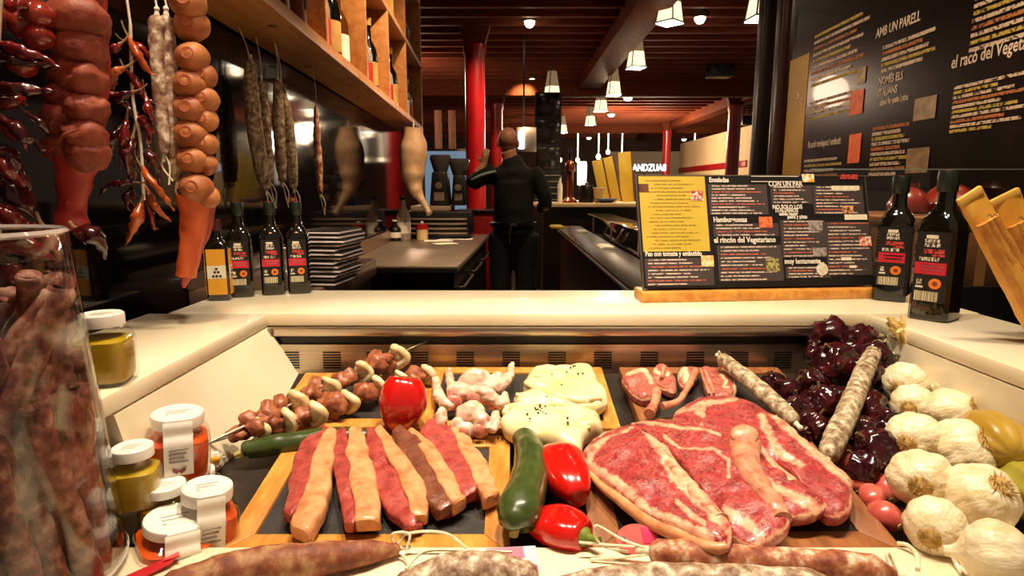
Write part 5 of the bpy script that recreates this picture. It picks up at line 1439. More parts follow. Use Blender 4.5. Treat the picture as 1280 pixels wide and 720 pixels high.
# ------------------------------------------------------------ dried round peppers
t = NT('dried_pepper_skin'); t.col(t.ramp(t.noise(1.6, 3), [(.3, '190507'), (.6, '38090f'), (.85, '5e141a')])); t.set(rough=.2, coat=.35)
m_nora = t.m
nora = []
for k in range(3):
    g = weld(ell((0, 0, 0), (1, 1, .85), 40, 26))
    g = disp(g, .42, .9, k + 1, 1, True); g = disp(g, .16, 2.1, k + 7, 1, True)
    nora.append(mesh('dried_skin', [([q * 1.0 for q in g[0]], g[1])], 80))
norast = mesh('dry_stem', tube([V((0, 0, .75)), V((.05, 0, 1.0)), V((.2, .05, 1.35))], [.12, .08, .09], 8, 8))
def dried(u, v, rpx, h, rot, k, lb):
    p, R = REST(u, v, rpx, h)
    o = T('dried_pepper', lb, 'dried pepper', p, 'dark dried peppers beside the garlic', rot); o.scale = (R * .92,) * 3
    mk('dried_skin', nora[k % 3], m_nora, o, world=False)
    mk('dry_stem', norast, M('dry_stem', '5a4426', '6a5430', 30, rough=.8), o, world=False)
dr = [(1040, 420, 26, .02), (1075, 430, 25, .02), (1095, 448, 22, .015), (1045, 455, 26, .004), (1080, 470, 24, .0), (1020, 440, 17, .01), (1105, 470, 18, .0),
      (985, 490, 20, -.01), (1015, 480, 21, -.008), (1025, 505, 24, -.01), (995, 515, 22, -.012), (1020, 535, 21, -.014), (967, 478, 14, -.01), (1045, 500, 18, -.012), (1000, 545, 15, -.015),
      (1085, 510, 24, -.004), (1075, 540, 22, -.008), (1105, 530, 22, -.004), (1095, 565, 28, -.006), (1080, 585, 22, -.01), (1118, 590, 20, -.008)]
for k, (u, v, r, h) in enumerate(dr):
    rr = random.Random(k)
    zone = 'piled in the back corner' if k < 7 else ('lying between the two whitish sausages' if k < 15 else 'between the whitish sausage and the garlic')
    dried(u, v, r, h, (rr.uniform(-1, 1), rr.uniform(-1, 1), rr.uniform(0, 6)), k, 'wrinkled dark red dried pepper ' + zone)

# ------------------------------------------------------------ garlic braid
t = NT('garlic_skin')
t.col(t.mix(t.ramp(t.noise(1.6, 3), [(.4, (0, 0, 0)), (.75, (1, 1, 1))]), 'f0e2c0', 'd8bb84')); t.set(rough=.4, coat=.1, sss=.12)
t.b.inputs['Subsurface Radius'].default_value = (.01, .007, .004); t.b.inputs['Subsurface Scale'].default_value = 1
t.bump(t.noise(5, 2, co=t.scale((1, 1, .15))), .14, .05); m_gar = t.m
def bulb_geo(seed, lob=9, amp=.05):
    prof = [(0, -.80), (.16, -.83), (.24, -.80), (.5, -.74), (.8, -.5), (.98, -.12), (1.0, .1), (.92, .36), (.72, .6), (.46, .76), (.26, .88), (.18, 1.02), (.15, 1.2), (0, 1.22)]
    pr = []
    for k in range(len(prof) - 1):
        for j in range(3):
            t_ = j / 3; pr.append((prof[k][0] * (1 - t_) + prof[k + 1][0] * t_, prof[k][1] * (1 - t_) + prof[k + 1][1] * t_))
    pr.append(prof[-1])
    g = lathe(pr, 54, (0, 0, 0), lambda a, z: 1 + amp * (abs(math.sin(lob * .5 * a + seed)) - .5) * (1 - abs(z) * .4) + .04 * math.cos(2 * a + seed))
    return disp(g, .05, 1.4, seed)
gm = [mesh('bulb', bulb_geo(k * 1.7, 9 + k), 70) for k in range(3)]
def root_geo():
    gs = [lathe([(0, -.87), (.26, -.85), (.36, -.77)], 18)]
    for k in range(60):
        rr = random.Random(k); a = rr.uniform(0, 6.28); r = rr.uniform(.02, .3)
        b = V((math.cos(a) * r, math.sin(a) * r, -.84)); d = V((math.cos(a) * r * 1.6 + rr.uniform(-.08, .08), math.sin(a) * r * 1.6, -.84 - rr.uniform(.03, .1)))
        gs.append(tube([b, d], [.018, .008], 4))
    return mesh('root_plate', gs)
rootm = root_geo()
m_root = M('garlic_root', 'cda965', 'a07c40', 4, rough=.9)
gl = [(1127, 453, 22, 0), (1166, 443, 20, 0), (1131, 480, 26, 1), (1175, 464, 25, 1), (1190, 487, 28, 1), (1141, 508, 26, 2), (1189, 516, 31, 2), (1143, 549, 33, 1), (1207, 562, 38, 2), (1153, 600, 37, 1), (1226, 622, 43, 1), (1169, 659, 36, 1), (1246, 694, 44, 2)]
braid = T('garlic_braid', 'braid of white garlic bulbs lying along the right side of the display', 'garlic', (FL(1190, 560).x, FL(1190, 560).y, FL(1190, 560).z))
rootdirs = [(-.4, -.6, .6), (.3, -.6, .7), (-.5, -.4, -.1), (.7, -.2, .6), (.75, -.5, .5), (-.6, -.6, .1), (.6, -.6, .5), (-.7, -.6, .0), (.3, -.7, .7), (-.6, -.75, .1), (.15, -.65, .75), (-.7, -.7, -.1), (.85, -.5, .2)]
for k, (u, v, r, m_) in enumerate(gl):
    if k == 12:
        d = ray(u, v); tt = (.865 - CAM.z) / (d.z - r / F); p, R = CAM + d * tt, tt * r / F
    elif k == 11:
        p, R = REST(u, v, r, .004)
    else: p, R = REST(u, v, r, .008)
    o = mk('bulb', gm[k % 3], m_gar, braid, world=False)
    o.matrix_local = Matrix.Translation(p - V(braid.location)) @ frame((0, 0, 0), -V(rootdirs[k])) @ Matrix.Scale(R * 1.03, 4)
    mk('root_plate', rootm, m_root, o, world=False)
# dry stems bundle at the top of the braid
st = []
b0 = PY(1137, 437, .86); tp = PY(1127, 404, .872)
for k in range(16):
    rr = random.Random(k + 3); a = V((rr.uniform(-.016, .016), rr.uniform(-.012, .012), rr.uniform(-.004, .004)))
    st.append(tube([b0 + a * .5 + V((.008, -.01, -.02)), (b0 + tp) / 2 + a * .7, tp + a * 1.3 + V((0, 0, rr.uniform(-.01, .008)))], [.0035, .003, .004], 6, 6, flat=(1, 0, 0)))
mk('dry_stems', st, M('straw', 'e0c47e', 'cdaa5c', 60, rough=.7), braid)
pb = [REST(u, v, 8, .02)[0] for (u, v, r, _) in gl[1::2]]
mk('braided_core', disp(tube(pb, .008, 10, 40), .003, 80), M('straw_core', 'd8bd80', 'c2a262', 60, rough=.8), braid)
# ------------------------------------------------------------ whitish sausages in the display
def salami_mat(name, a, b, c, sc=70):
    t = NT(name)
    n1 = t.ramp(t.noise(sc, 4, .6), [(.36, a), (.5, b), (.66, c)])
    t.col(n1); t.set(rough=.65); t.bump(t.noise(sc * 1.6, 3), .5, .002)
    return t.m
m_sal = salami_mat('white_mould_casing', '664a32', 'a08a6a', 'd4c6aa', 110)
m_sal2 = salami_mat('grey_casing', '6e4630', 'a08468', 'd9ccb4', 90)
m_sal3 = salami_mat('brown_casing', '6a3018', '8a4a2a', 'b08458', 50)
m_sal4 = salami_mat('red_brown_casing', '7a3420', 'a8643e', 'e4d0b0', 60)
def sausage(name, label, group, pts, rad, mat, strings=(), n=40, wob=.0015, caps=(1, 1), tie=True):
    lo = min(p.z - r for p, r in zip(pts, lerp_list(rad, len(pts))))
    c = sum(pts, V((0, 0, 0))) / len(pts)
    o = T(name, label, 'sausage', (c.x, c.y, lo), group)
    pp = spline(pts, n); rr = lerp_list(rad, n)
    t0, t1 = (pp[0] - pp[1]).normalized(), (pp[-1] - pp[-2]).normalized()
    pp = [pp[0] + t0 * rr[0] * .7, pp[0] + t0 * rr[0] * .4] + pp + [pp[-1] + t1 * rr[-1] * .4, pp[-1] + t1 * rr[-1] * .7]
    rr = [rr[0] * .3, rr[0] * .75] + rr + [rr[-1] * .75, rr[-1] * .3]
    mk('casing', disp(tube(pp, rr, 20), wob, 70, len(label)), mat, o, ang=70)
    if tie:
        for e, t_, r in ((pp[0], t0, rr[0]), (pp[-1], t1, rr[-1])):
            mk('knot', [tube([e - t_ * .002, e + t_ * .006], [r * 1.3, r * .9], 10, 5), ell(e + t_ * .008, r * 1.2, 10, 8)], m_string, o)
    for s in strings: mk('string', tube(s, .0013, 6, 8 * len(s)), m_string, o)
    return o
a = [FL(903, 449, .035), FL(930, 470, .034), FL(960, 496, .028), FL(990, 525, .02)]
sausage('dry_sausage', 'whitish dry sausage beside the rounded lamb chop', 'whitish dry sausages in the display', a, [.0095, .0115, .012, .011], m_sal, [[a[0], a[0] + V((-.006, .0, .012)), a[0] + V((-.004, .002, -.01)), a[0] + V((.0, .0, -.02))]])
a = [FL(1096, 432, .055), FL(1080, 465, .05), FL(1062, 510, .04), FL(1046, 545, .03), FL(1036, 568, .02)]
sausage('dry_sausage', 'whitish dry sausage leaning on the dried peppers below the garlic stems', 'whitish dry sausages in the display', a, [.011, .0125, .0135, .0135, .012], m_sal,
        [[a[0], a[0] + V((-.03, -.01, -.008)), a[0] + V((-.065, -.015, -.022))], [a[0] + V((0, 0, .002)), a[0] + V((.01, -.0, .014)), a[0] + V((.035, -.01, .012)), a[0] + V((.035, -.012, -.014))], [a[0], a[0] + V((.016, -.01, .02)), a[0] + V((.045, -.02, .008)), a[0] + V((.04, -.03, -.02))]])

# ------------------------------------------------------------ sausages on the front ledge
ZL = .8622
def LG(u, v, h): return PZ(u, v, ZL + h)
a = [LG(215, 735, .016), LG(300, 713, .017), LG(380, 701, .016), LG(450, 692, .012), LG(495, 686, .008)]
sausage('dry_sausage', 'brown tapered dry sausage on the ledge below the sliced loin', 'dry sausages on the front ledge', a, [.014, .0165, .0155, .0115, .006], m_sal3,
        [[a[-1], a[-1] + V((.01, .005, .012)), a[-1] + V((.045, .006, .012)), a[-1] + V((.07, 0, -.004))], [a[-1], a[-1] + V((.012, -.012, -.004)), a[-1] + V((.02, -.035, -.0065))], [a[-1], a[-1] + V((-.004, .004, .012)), a[-1] + V((.012, .003, .013)), a[-1] + V((.01, -.004, 0))]])
a = [LG(505, 738, .018), LG(560, 722, .02), LG(610, 720, .02), LG(660, 724, .017)]
sausage('dry_sausage', 'mottled grey dry sausage on the ledge tied with string', 'dry sausages on the front ledge', a, [.014, .0195, .0195, .014], m_sal2,
        [[a[0] + V((0, .01, .012)), a[1] + V((-.02, .015, .014)), a[1] + V((.02, .014, .015)), a[2] + V((.02, .012, .014))], [a[3], a[3] + V((.03, .004, -.006)), a[3] + V((.07, .01, -.0155))]])
a = [LG(822, 690, .0125), LG(880, 696, .0135), LG(950, 702, .013), LG(1030, 706, .0135), LG(1085, 711, .0125), LG(1112, 717, .0085)]
sausage('dry_sausage', 'long mottled dry sausage on the ledge below the beef steaks', 'dry sausages on the front ledge', a, [.0115, .0135, .0125, .013, .0125, .007], m_sal4,
        [[a[0], a[0] + V((-.03, .006, .008)), a[0] + V((-.055, .01, .02)), a[0] + V((-.05, .012, .0)), a[0] + V((-.025, .006, -.004))], [a[0], a[0] + V((-.02, .0, -.004)), a[0] + V((-.06, .004, -.01))], [a[0] + V((0, 0, .004)), a[0] + V((-.035, .01, .0)), a[0] + V((-.07, .012, .002))],
         [a[1] + V((.0, -.012, .002)), a[1] + V((.03, -.018, -.006)), a[1] + V((.07, -.022, -.0112))], [a[-1], a[-1] + V((.0, .006, .012)), a[-1] + V((.006, .012, .01)), a[-1] + V((.012, .006, -.006))]])
a = [LG(690, 742, .015), LG(780, 731, .017), LG(880, 731, .017), LG(1000, 737, .017), LG(1040, 742, .015)]
sausage('dry_sausage', 'pale dry sausage at the very front of the ledge', 'dry sausages on the front ledge', a, [.012, .016, .0165, .0165, .012], m_sal2, [])
# loose strings near the garlic
for k, pts in enumerate(([LG(1122, 679, .004), LG(1135, 682, .006), LG(1146, 694, .0025), LG(1147, 712, .0015)], [LG(1190, 676, .012), LG(1190, 690, .012), LG(1196, 706, .004), LG(1206, 722, .0015)])):
    solid('loose_string', tube(pts, .002, 8, 24), m_string, ['short loose string on the ledge by the board corner', 'loose string hanging down from the garlic braid'][k], 'string')
# paper tags
m_tag = M('red_tag', 'b81c24', 'c9303a', 40, rough=.4)
m_mag = M('magenta_tag', 'c9285a', 'd8406c', 40, rough=.4)
def tagshape(name, label, c, rx, ry, col, tilt, parts=()):
    o = T(name, label, 'label tag', c, None, tilt)
    g = prism([(rx * math.cos(2 * pi * k / 28), ry * math.sin(2 * pi * k / 28)) for k in range(28)], 0, .0009)
    mk('tag_paper', g, col, o, world=False)
    for nm, gg, mt in parts: mk(nm, gg, mt, o, world=False)
    return o
tagshape('paper_tag', 'dark red oval tag lying against the long mottled sausage', LG(876, 704, .012) + V((0, -.0135, -.004)), .022, .008, M('dark_red_tag', '8e1418', 'a01c20', 40, rough=.35), (.9, 0, -.05),
         [('tag_eyelet', lathe([(.0015, .0009), (.003, .0009), (.003, .0014), (.0015, .0014)], 12, (.017, 0, 0)), m_steel), ('tag_line', box((-.012, -.001, .0009), (.01, .0005, .0012)), M('tag_print', 'd88a70', 'c87860', 40, rough=.5))])
tagshape('paper_tag', 'round pink tag with magenta edge beside the steak board', LG(795, 674, .010), .019, .014, M('pink_tag', 'd8524c', 'e0685c', 30, rough=.4), (.75, 0, .1),
         [('magenta_corner', prism([(.006, -.004), (.018, -.006), (.021, .002), (.014, .011), (.006, .010)], .0009, .0016), m_mag), ('tag_eyelet', lathe([(.0015, .0009), (.003, .0009), (.003, .0014), (.0015, .0014)], 12, (-.012, 0, 0)), m_steel)])
o = T('paper_tag', 'red and white printed tag on the mottled grey sausage', 'label tag', LG(640, 700, .012), None, (.5, .1, .25))
mk('tag_paper', box((-.026, -.014, 0), (.024, .012, .0008), .0003), m_white, o, world=False)
mk('red_patch', [box((-.022, .001, .0008), (.012, .0115, .0012)), box((-.004, -.0135, .0008), (.022, -.006, .0012))], m_mag, o, world=False)
mk('printed_rows', [box((-.02, -.004 - .003 * k, .0008), (.0, -.0025 - .003 * k, .0011)) for k in range(3)], m_black, o, world=False)
o = T('paper_tag', 'bright red folded tag by the foot of the big glass jar', 'label tag', LG(183, 712, .002), None, (0, -.12, .45))
mk('tag_paper', prism([(-.045, -.03), (.02, -.004), (.026, .006), (.018, .008), (-.05, -.01)], 0, .0012), m_tag, o, world=False)
mk('tag_fold', prism([(.014, .0), (.027, .0), (.026, .008), (.016, .009)], .0013, .003), M('tag_fold', 'd84040', 'e05050', 40, rough=.4), o, world=False)
# ------------------------------------------------------------ preserve jars
m_jar = PANE('jar_glass', (.96, .96, .95), .12)
m_lid = M('white_lid', 'ece6da', 'f4efe4', 20, rough=.35, coat=.2)
m_orange = M('orange_preserve', 'c8430a', 'd8580f', 40, rough=.25, coat=.5)
m_mustard = M('mustard_preserve', 'b08e0c', 'c4a41c', 40, rough=.3, coat=.5)
def jar(label, c, R, H, mat, rz, tilt=(0, 0), seal=True, sides=6):
    # c: centre of the lid top
    o = T('preserve_jar', label, 'jar', V(c) - V((0, 0, H)), 'small preserve jars', (tilt[0], tilt[1], rz))
    def sec(levels, e=4.2):
        return sq_loft([(z, r, e) for z, r in levels], 36)
    mk('contents', sec([(.004, R * .80), (.008, R * .86), (H * .50, R * .90), (H * .62, R * .88), (H * .66, R * .70)]), mat, o, world=False)
    mk('glass', sec([(0, R * .84), (.003, R * .93), (H * .10, R * .95), (H * .60, R * .97), (H * .70, R * .90), (H * .76, R * .70), (H * .82, R * .66)]), m_jar, o, world=False)
    lid = mk('lid', lathe([(R * .74, H * .82), (R * .79, H * .825), (R * .80, H * .95), (R * .78, H * .985), (R * .72, H), (R * .66, H * .992), (0, H * .99)], 36), m_lid, o, world=False)
    mk('lid_print', [box((-R * .35, R * (.1 - .18 * k), H * .9915), (R * (.35 - .1 * k), R * (.16 - .18 * k), H * .9935)) for k in range(3)], M('faint_print', 'b0a290', 'a09280', 200, rough=.6), lid, world=False)
    if seal:
        pth = [V((0, -R * .2, H * 1.002)), V((0, -R * .74, H * 1.004)), V((0, -R * .84, H * .96)), V((0, -R * .9, H * .8)), V((0, -R * 1.0, H * .62)), V((0, -R * 1.0, H * .2))]
        pp = spline(pth, 24); vs, fs = [], []
        for k, q in enumerate(pp):
            w_ = R * (.26 + .16 * min(1, k / 9))
            for s in (-1, 1): vs.append(q + V((s * w_, .0006 * math.sin(k), 0)))
            for s in (1, -1): vs.append(q + V((s * w_, .0006 * math.sin(k) + .0006, -.0004)))
        for k in range(23):
            for s in range(4): fs.append((k * 4 + s, k * 4 + (s + 1) % 4, k * 4 + 4 + (s + 1) % 4, k * 4 + 4 + s))
        fs.append((0, 3, 2, 1)); fs.append((92, 93, 94, 95))
        sl = mk('paper_seal', (vs, fs), m_white, o, world=False)
        f = -R * 1.0 - .0012
        mk('seal_print', [box((-R * .28, f, H * (.58 - .06 * k)), (R * (.28 - .06 * (k % 3)), f + .0008, H * (.6 - .06 * k))) for k in range(4)], M('grey_print', '8a8078', '9a9088', 300, rough=.6), sl, world=False)
        mk('seal_emblem', xf(prism([(0, 0), (.4, .22), (.42, -.05), (.15, -.25), (0, -.1), (-.15, -.25), (-.42, -.05), (-.4, .22)], 0, .0006 / (R * .45)), frame((0, f + .0004, H * .28), (0, -1, 0)) @ Matrix.Scale(R * .45, 4)), M('emblem_brown', '7a3428', '8a4030', 60, rough=.6), sl, world=False)
    return o
def lid_at(u, v, Y):
    return PY(u, v, Y)
jar('low yellow jar under the orange jar by the cream side wall', lid_at(206, 604, .572), .024, .054, m_mustard, .2, (0, 0), False)
p_ = lid_at(217, 514, .618)
jar('orange preserve jar with paper seal stacked by the cream side wall', p_, .032, .072, m_orange, .5, (.04, .05))
jar('orange jar standing under the stacked orange jar', V((-.352, .632, p_.z - .0735)), .026, .05, m_orange, .2, (0, 0), False)
jar('yellow mustard jar beside the big glass jar', lid_at(165, 557, .566), .0235, .064, m_mustard, .3, (0, .0), False)
jar('orange preserve jar with paper seal next to the loin board', lid_at(250, 606, .563), .0295, .076, m_orange, .6, (.05, .08))
jar('orange preserve jar at the ledge with a tilted lid', lid_at(210, 645, .541), .035, .056, m_orange, .7, (.10, .10))
p = PZ(126, 391, ZC + .074)
jar('yellow mustard jar standing on the cream counter', p, .026, .0738, m_mustard, .2, (0, 0), False)
# crumpled wrapper near the jars
q = FL(266, 574, -.005)
o = T('candy_wrapper', 'crumpled clear wrapper with yellow print beside the jars', 'wrapper', q)
mk('film', disp(ell(q, (.014, .012, .009), 24, 14), .006, 120, 3), M('wrapper_film', 'd8cdb8', 'eee6d6', 80, rough=.15, coat=.5), o)
mk('yellow_print', disp(ell(q + V((.007, -.008, .002)), (.006, .004, .005), 14, 10), .002, 150, 5), M('wrapper_yellow', 'e0a818', 'd89a10', 40, rough=.3), o)

# ------------------------------------------------------------ big glass jar of dried sausage sticks
JC = V((-.452, .472, .8624)); JB, JT, JH = .106, .088, .302
bj = T('glass_jar', 'big clear glass jar packed with dried sausage sticks', 'jar', JC)
prof = []
for k in range(13):
    s = k / 12; prof.append((JB + (JT - JB) * s, .006 + (JH - .006) * s))
outer = [(0, 0), (JB * .96, 0), (JB, .006)] + prof[1:]
inner = [(r - .003, z) for r, z in prof[::-1]] + [(0, .008)]
mk('glass_wall', lathe(outer + [(JT - .0012, JH + .002)] + inner, 56, JC), PANE('jar_clear_glass', (.97, .97, .96), .1, .04), bj, ang=50)
mk('glass_foot_rim', lathe([(JB * .985, .0055), (JB * 1.004, .0075), (JB * .985, .0095), (JB * .985, .0055)], 56, JC), M('foot_rim', 'cfc4b4', 'e0d6c6', 8, rough=.1, coat=.5), bj)
m_st1 = salami_mat('dried_stick', '3a120c', '6a2a1c', '98604c', 60)
m_st2 = salami_mat('dried_stick_pale', '54221a', '8a4a38', 'b88a74', 70)
sticks = []
for k in range(5):
    rr = random.Random(k + 50)
    Ls = .15 + .012 * k
    pts = [V((rr.uniform(-.004, .004), rr.uniform(-.004, .004), -Ls / 2 + Ls * i / 4)) for i in range(5)]
    r0 = .0085 + .001 * (k % 3)
    me = mesh('sausage_stick', disp(tube([pts[0] - V((0, 0, .004))] + pts + [pts[-1] + V((0, 0, .004))], [r0 * .5, r0, r0 * 1.1, r0 * .95, r0 * 1.05, r0, r0 * .5], 12, 22), .003, 75, k), 70)
    me.materials.append(m_st1 if k % 2 else m_st2)
    sticks.append((me, Ls))
cnt = 0
for lay, (z0, tiltm) in enumerate(((.082, .3), (.165, .6))):
    for ring_r, num in (((.060, 10), (.083, 20)) if lay == 0 else ((.02, 3), (.055, 9), (.083, 18))):
        for k in range(num):
            rr = random.Random(cnt * 7 + 3); cnt += 1
            me, Ls = sticks[rr.randrange(5)]
            a = 2 * pi * (k + rr.uniform(-.25, .25)) / num
            lim = JB + (JT - JB) * (z0 / JH) - .0185
            r = min(ring_r, lim) + rr.uniform(-.004, .0)
            # lean tangentially so a stick stays inside the glass
            tl = rr.uniform(-.1, .1) * (1 + lay) + (.48 if lay else -.16) * (1 if ring_r > .07 else -1)
            kx = math.cos(tl)
            sag = (r + 0) - math.sqrt(max(0, r * r - 0))
            rad_ = math.sqrt(max(.0001, (lim * lim - (Ls / 2 * math.sin(tl)) ** 2))) if ring_r > .08 else r
            r = min(r, rad_)
            c = JC + V((math.cos(a) * r, math.sin(a) * r, z0 + rr.uniform(-.006, .012)))
            tang = V((-math.sin(a), math.cos(a), 0))
            d = V((0, 0, 1)) * math.cos(tl) + tang * math.sin(tl)
            o = mk('sausage_stick', me, None, None, 'dried reddish brown sausage stick standing in the big glass jar', 'sausage', 'dried sausage sticks in the big glass jar')
            o.matrix_world = frame(c, d)
mk('glass_rim_highlight', lathe([(JT - .003, JH), (JT - .0015, JH + .0028), (JT + .0008, JH), (JT - .001, JH - .002), (JT - .003, JH)], 64, JC), M('rim_highlight', 'b8a8a0', 'cbbdb4', 8, rough=.08, coat=.6), bj)  # pale ring: the glass lip with its highlight put into the colour
# crumpled film inside the glass
vs, fs = [], []
NA, NZ = 40, 12
for j in range(NZ):
    for i in range(NA):
        a = -pi * .95 + i / (NA - 1) * pi * 1.05
        z = .06 + .085 * j / (NZ - 1) + .035 * (i / (NA - 1))
        r = JB + (JT - JB) * z / JH - .0075 - .004 * abs(noise.noise(V((i * .35, j * .5, 3))))
        vs.append(JC + V((math.cos(a) * r, math.sin(a) * r, z)))
for j in range(NZ - 1):
    for i in range(NA - 1):
        fs.append((j * NA + i, j * NA + i + 1, (j + 1) * NA + i + 1, (j + 1) * NA + i))
mk('plastic_film', (vs, fs), PANE('crumpled_film', (.86, .84, .82), .25, .18), bj, ang=80)

# ------------------------------------------------------------ hanging strings along the dark glass
rail = T('hanging_rail', 'steel rail carrying the hanging sausages and pepper strings', 'rail', (-.5, .8, 1.62))
mk('rail_bar', tube([V((-.515, .40, 1.62)), V((-.50, 1.0, 1.62))], .008, 12), m_steel_dark, rail)
for y in (.45, .95):
    mk('rail_bracket', tube([V((-.51, y, 1.62)), V((-.61 - .03 * y, y, 1.64))], .006, 8), m_steel_dark, rail)
def hang(x, y, z): return tube([V((-.508, y, 1.615)), V(((x - .508) / 2, y, (z + 1.62) / 2)), V((x, y, z))], .0016, 6, 8)
t = NT('netted_sausage'); nv = t.noise(28, 3); t.col(t.ramp(nv, [(.3, '6e2618'), (.7, '9a4c30')])); t.set(rough=.62, coat=.0, sss=.06)
t.bump(t.noise(90, 4), .6, .003); m_net = t.m
m_netor = M('orange_casing', '8e4a22', 'b8763f', 40, rough=.6, coat=.0, sss=.06, bump=.3, bscale=60)
m_netred = M('red_casing', '8e221c', 'a83426', 26, rough=.5, coat=.1, bump=.3, bscale=60)
# thick red braid
Yb = .76
br = T('hanging_braid', 'thick reddish braid of bulbs hanging in a net above the jar', 'hanging braid', PY(93, 290, Yb))
for k, (u, v, r) in enumerate(((93, -8, 27), (98, 22, 29), (93, 54, 30), (102, 60, 24), (95, 88, 29), (105, 100, 22), (93, 122, 28), (106, 135, 22), (92, 152, 28), (104, 168, 24), (84, 185, 24), (108, 192, 21))):
    p = PY(u, v, Yb - .012 * (k % 2)); R = r / F * Yb * 1.1
    o = mk('netted_bulb', disp(disp(ell((0, 0, 0), (R, R, R * .86), 36, 24), R * .22, .8 / R, k), R * .07, 3 / R, k), m_net, br, world=False, ang=80); o.location = p - V(br.location)
    mk('net_fold', disp(tube([V((-R * .7, -R * .62, -R * .35)), V((-R * .1, -R * .93, -R * .1)), V((R * .6, -R * .72, R * .25))], [R * .05, R * .11, R * .05], 8, 10), R * .06, 1.5 / R, k), m_net, o, world=False)
mk('red_cloth_tail', disp(tube([PY(96, 190, Yb), PY(94, 220, Yb), PY(90, 255, Yb), PY(92, 286, Yb)], [.026, .019, .017, .020], 18, 26), .004, 50, 2), m_netred, br)
mk('red_cloth_back', disp(tube([PY(117, -10, Yb + .012), PY(118, 80, Yb + .012), PY(113, 180, Yb + .012)], [.014, .016, .014], 12, 20), .003, 40, 4), m_netred, br)
p = PY(95, -20, Yb); mk('cord', hang(p.x, Yb, p.z), m_string, br)
# orange braid with red tail
Yb = .88
br = T('hanging_braid', 'orange braid of round bulbs with a long orange stalk above the yellow bottle', 'hanging braid', PY(238, 360, Yb))
for k, (u, v, r) in enumerate(((236, 5, 18), (240, 32, 18), (241, 72, 17), (255, 95, 14), (238, 105, 17), (256, 125, 15), (238, 137, 17), (256, 150, 14), (239, 168, 17), (256, 180, 14), (241, 200, 16), (257, 205, 13), (246, 235, 17), (258, 246, 14))):
    p = PY(u, v, Yb - .01 * ((k + 1) % 2)); R = r / F * Yb * 1.12
    o = mk('bulb', disp(ell((0, 0, 0), (R, R, R * .93), 24, 16), R * .08, .9 / R, k + 3), m_netor, br, world=False, ang=80); o.location = p - V(br.location)
    mk('bulb_eye', lathe([(R * .40, -R * .03), (R * .36, R * .015), (R * .2, R * .0), (0, -R * .03)], 14), M('eye_brown', '93481f', 'a85a30', 40, rough=.6), o, world=False).matrix_local = frame((R * .15, -R * .965, R * .1), (.15, -1, .1))
mk('stalk', disp(tube([PY(243, 245, Yb), PY(243, 275, Yb), PY(238, 310, Yb), PY(233, 345, Yb)], [.024, .019, .016, .014], 16, 22), .0025, 60, 2), M('orange_stalk', 'b84a20', 'd0642e', 20, rough=.4, stretch=(2, 2, .2)), br)
mk('side_stalk', disp(tube([PY(258, 250, Yb + .01), PY(254, 285, Yb + .01), PY(248, 315, Yb + .01)], [.014, .012, .006], 12, 14), .002, 60, 5), m_netred, br)
mk('stalk_tip', disp(tube([PY(233, 344, Yb), PY(231, 352, Yb), PY(230, 360, Yb)], [.008, .006, .003], 10, 8), .001, 60), m_netred, br)
p = PY(236, -14, Yb); mk('cord', hang(p.x, Yb, p.z), m_string, br)
# pair of thin whitish sausages
Yb = .86
for k, (pl, rd, lb) in enumerate((([(196, 26), (196, 70), (200, 120), (205, 175), (205, 190)], [.010, .0095, .009, .0085, .006], 'thin whitish sausage hanging just left of its twin by the orange braid'), ([(208, 26), (210, 80), (216, 140), (221, 200), (222, 222)], [.0105, .011, .0105, .011, .007], 'longer whitish sausage hanging beside the orange braid'))):
    pts = [PY(u, v, Yb + .012 * k) for u, v in pl]
    e = pts[-1]; tp = pts[0]
    sausage('hanging_sausage', lb, 'sausages hanging by strings', pts, rd, m_sal2,
            [[tp, tp + V((0, 0, .03)), V((-.505, Yb + .012 * k, 1.615))], [e, e + V((.006, 0, -.02)), e + V((.004, -.002, -.045))], [e, e + V((-.004, 0, -.02)), e + V((.008, .002, -.04))]])
# sausages tied under the pine shelf
def shelf_sausage(lb, top, pl, rd, mat, Y, tie=True):
    pts = [PY(u, v, Y) for u, v in pl]
    k0 = PY(*top, Y); k0.z = SZ
    e = pts[-1]
    sausage('hanging_sausage', lb, 'sausages hanging by strings', pts, rd, mat, [[pts[0], (pts[0] + k0) / 2 + V((.004, 0, 0)), k0], [e, e + V((.004, 0, -.03)), e + V((.012, 0, -.07))], [e, e + V((.014, 0, -.03)), e + V((.012, 0, -.06))]])
shelf_sausage('curved whitish sausage hanging first under the pine shelf', (299, 40), [(313, 80), (314, 115), (319, 165), (328, 215), (332, 235)], [.013, .017, .018, .017, .010], m_sal, 1.46)
shelf_sausage('greyish sausage hanging behind the curved whitish one', (320, 52), [(327, 104), (330, 140), (334, 185), (337, 225)], [.010, .014, .013, .010], m_sal2, 1.54)
shelf_sausage('brownish sausage hanging third under the pine shelf', (344, 66), [(347, 104), (348, 150), (351, 200), (353, 225)], [.011, .015, .014, .010], m_sal2, 1.6)
shelf_sausage('tan sausage tied next to the brownish one', (345, 66), [(352, 108), (359, 150), (364, 200), (367, 232)], [.010, .015, .016, .011], m_sal, 1.62)
shelf_sausage('very thin reddish sausage hanging alone under the pine shelf', (391, 98), [(395, 135), (396, 170), (398, 200), (400, 240)], [.007, .010, .012, .009], m_sal4, 1.9)

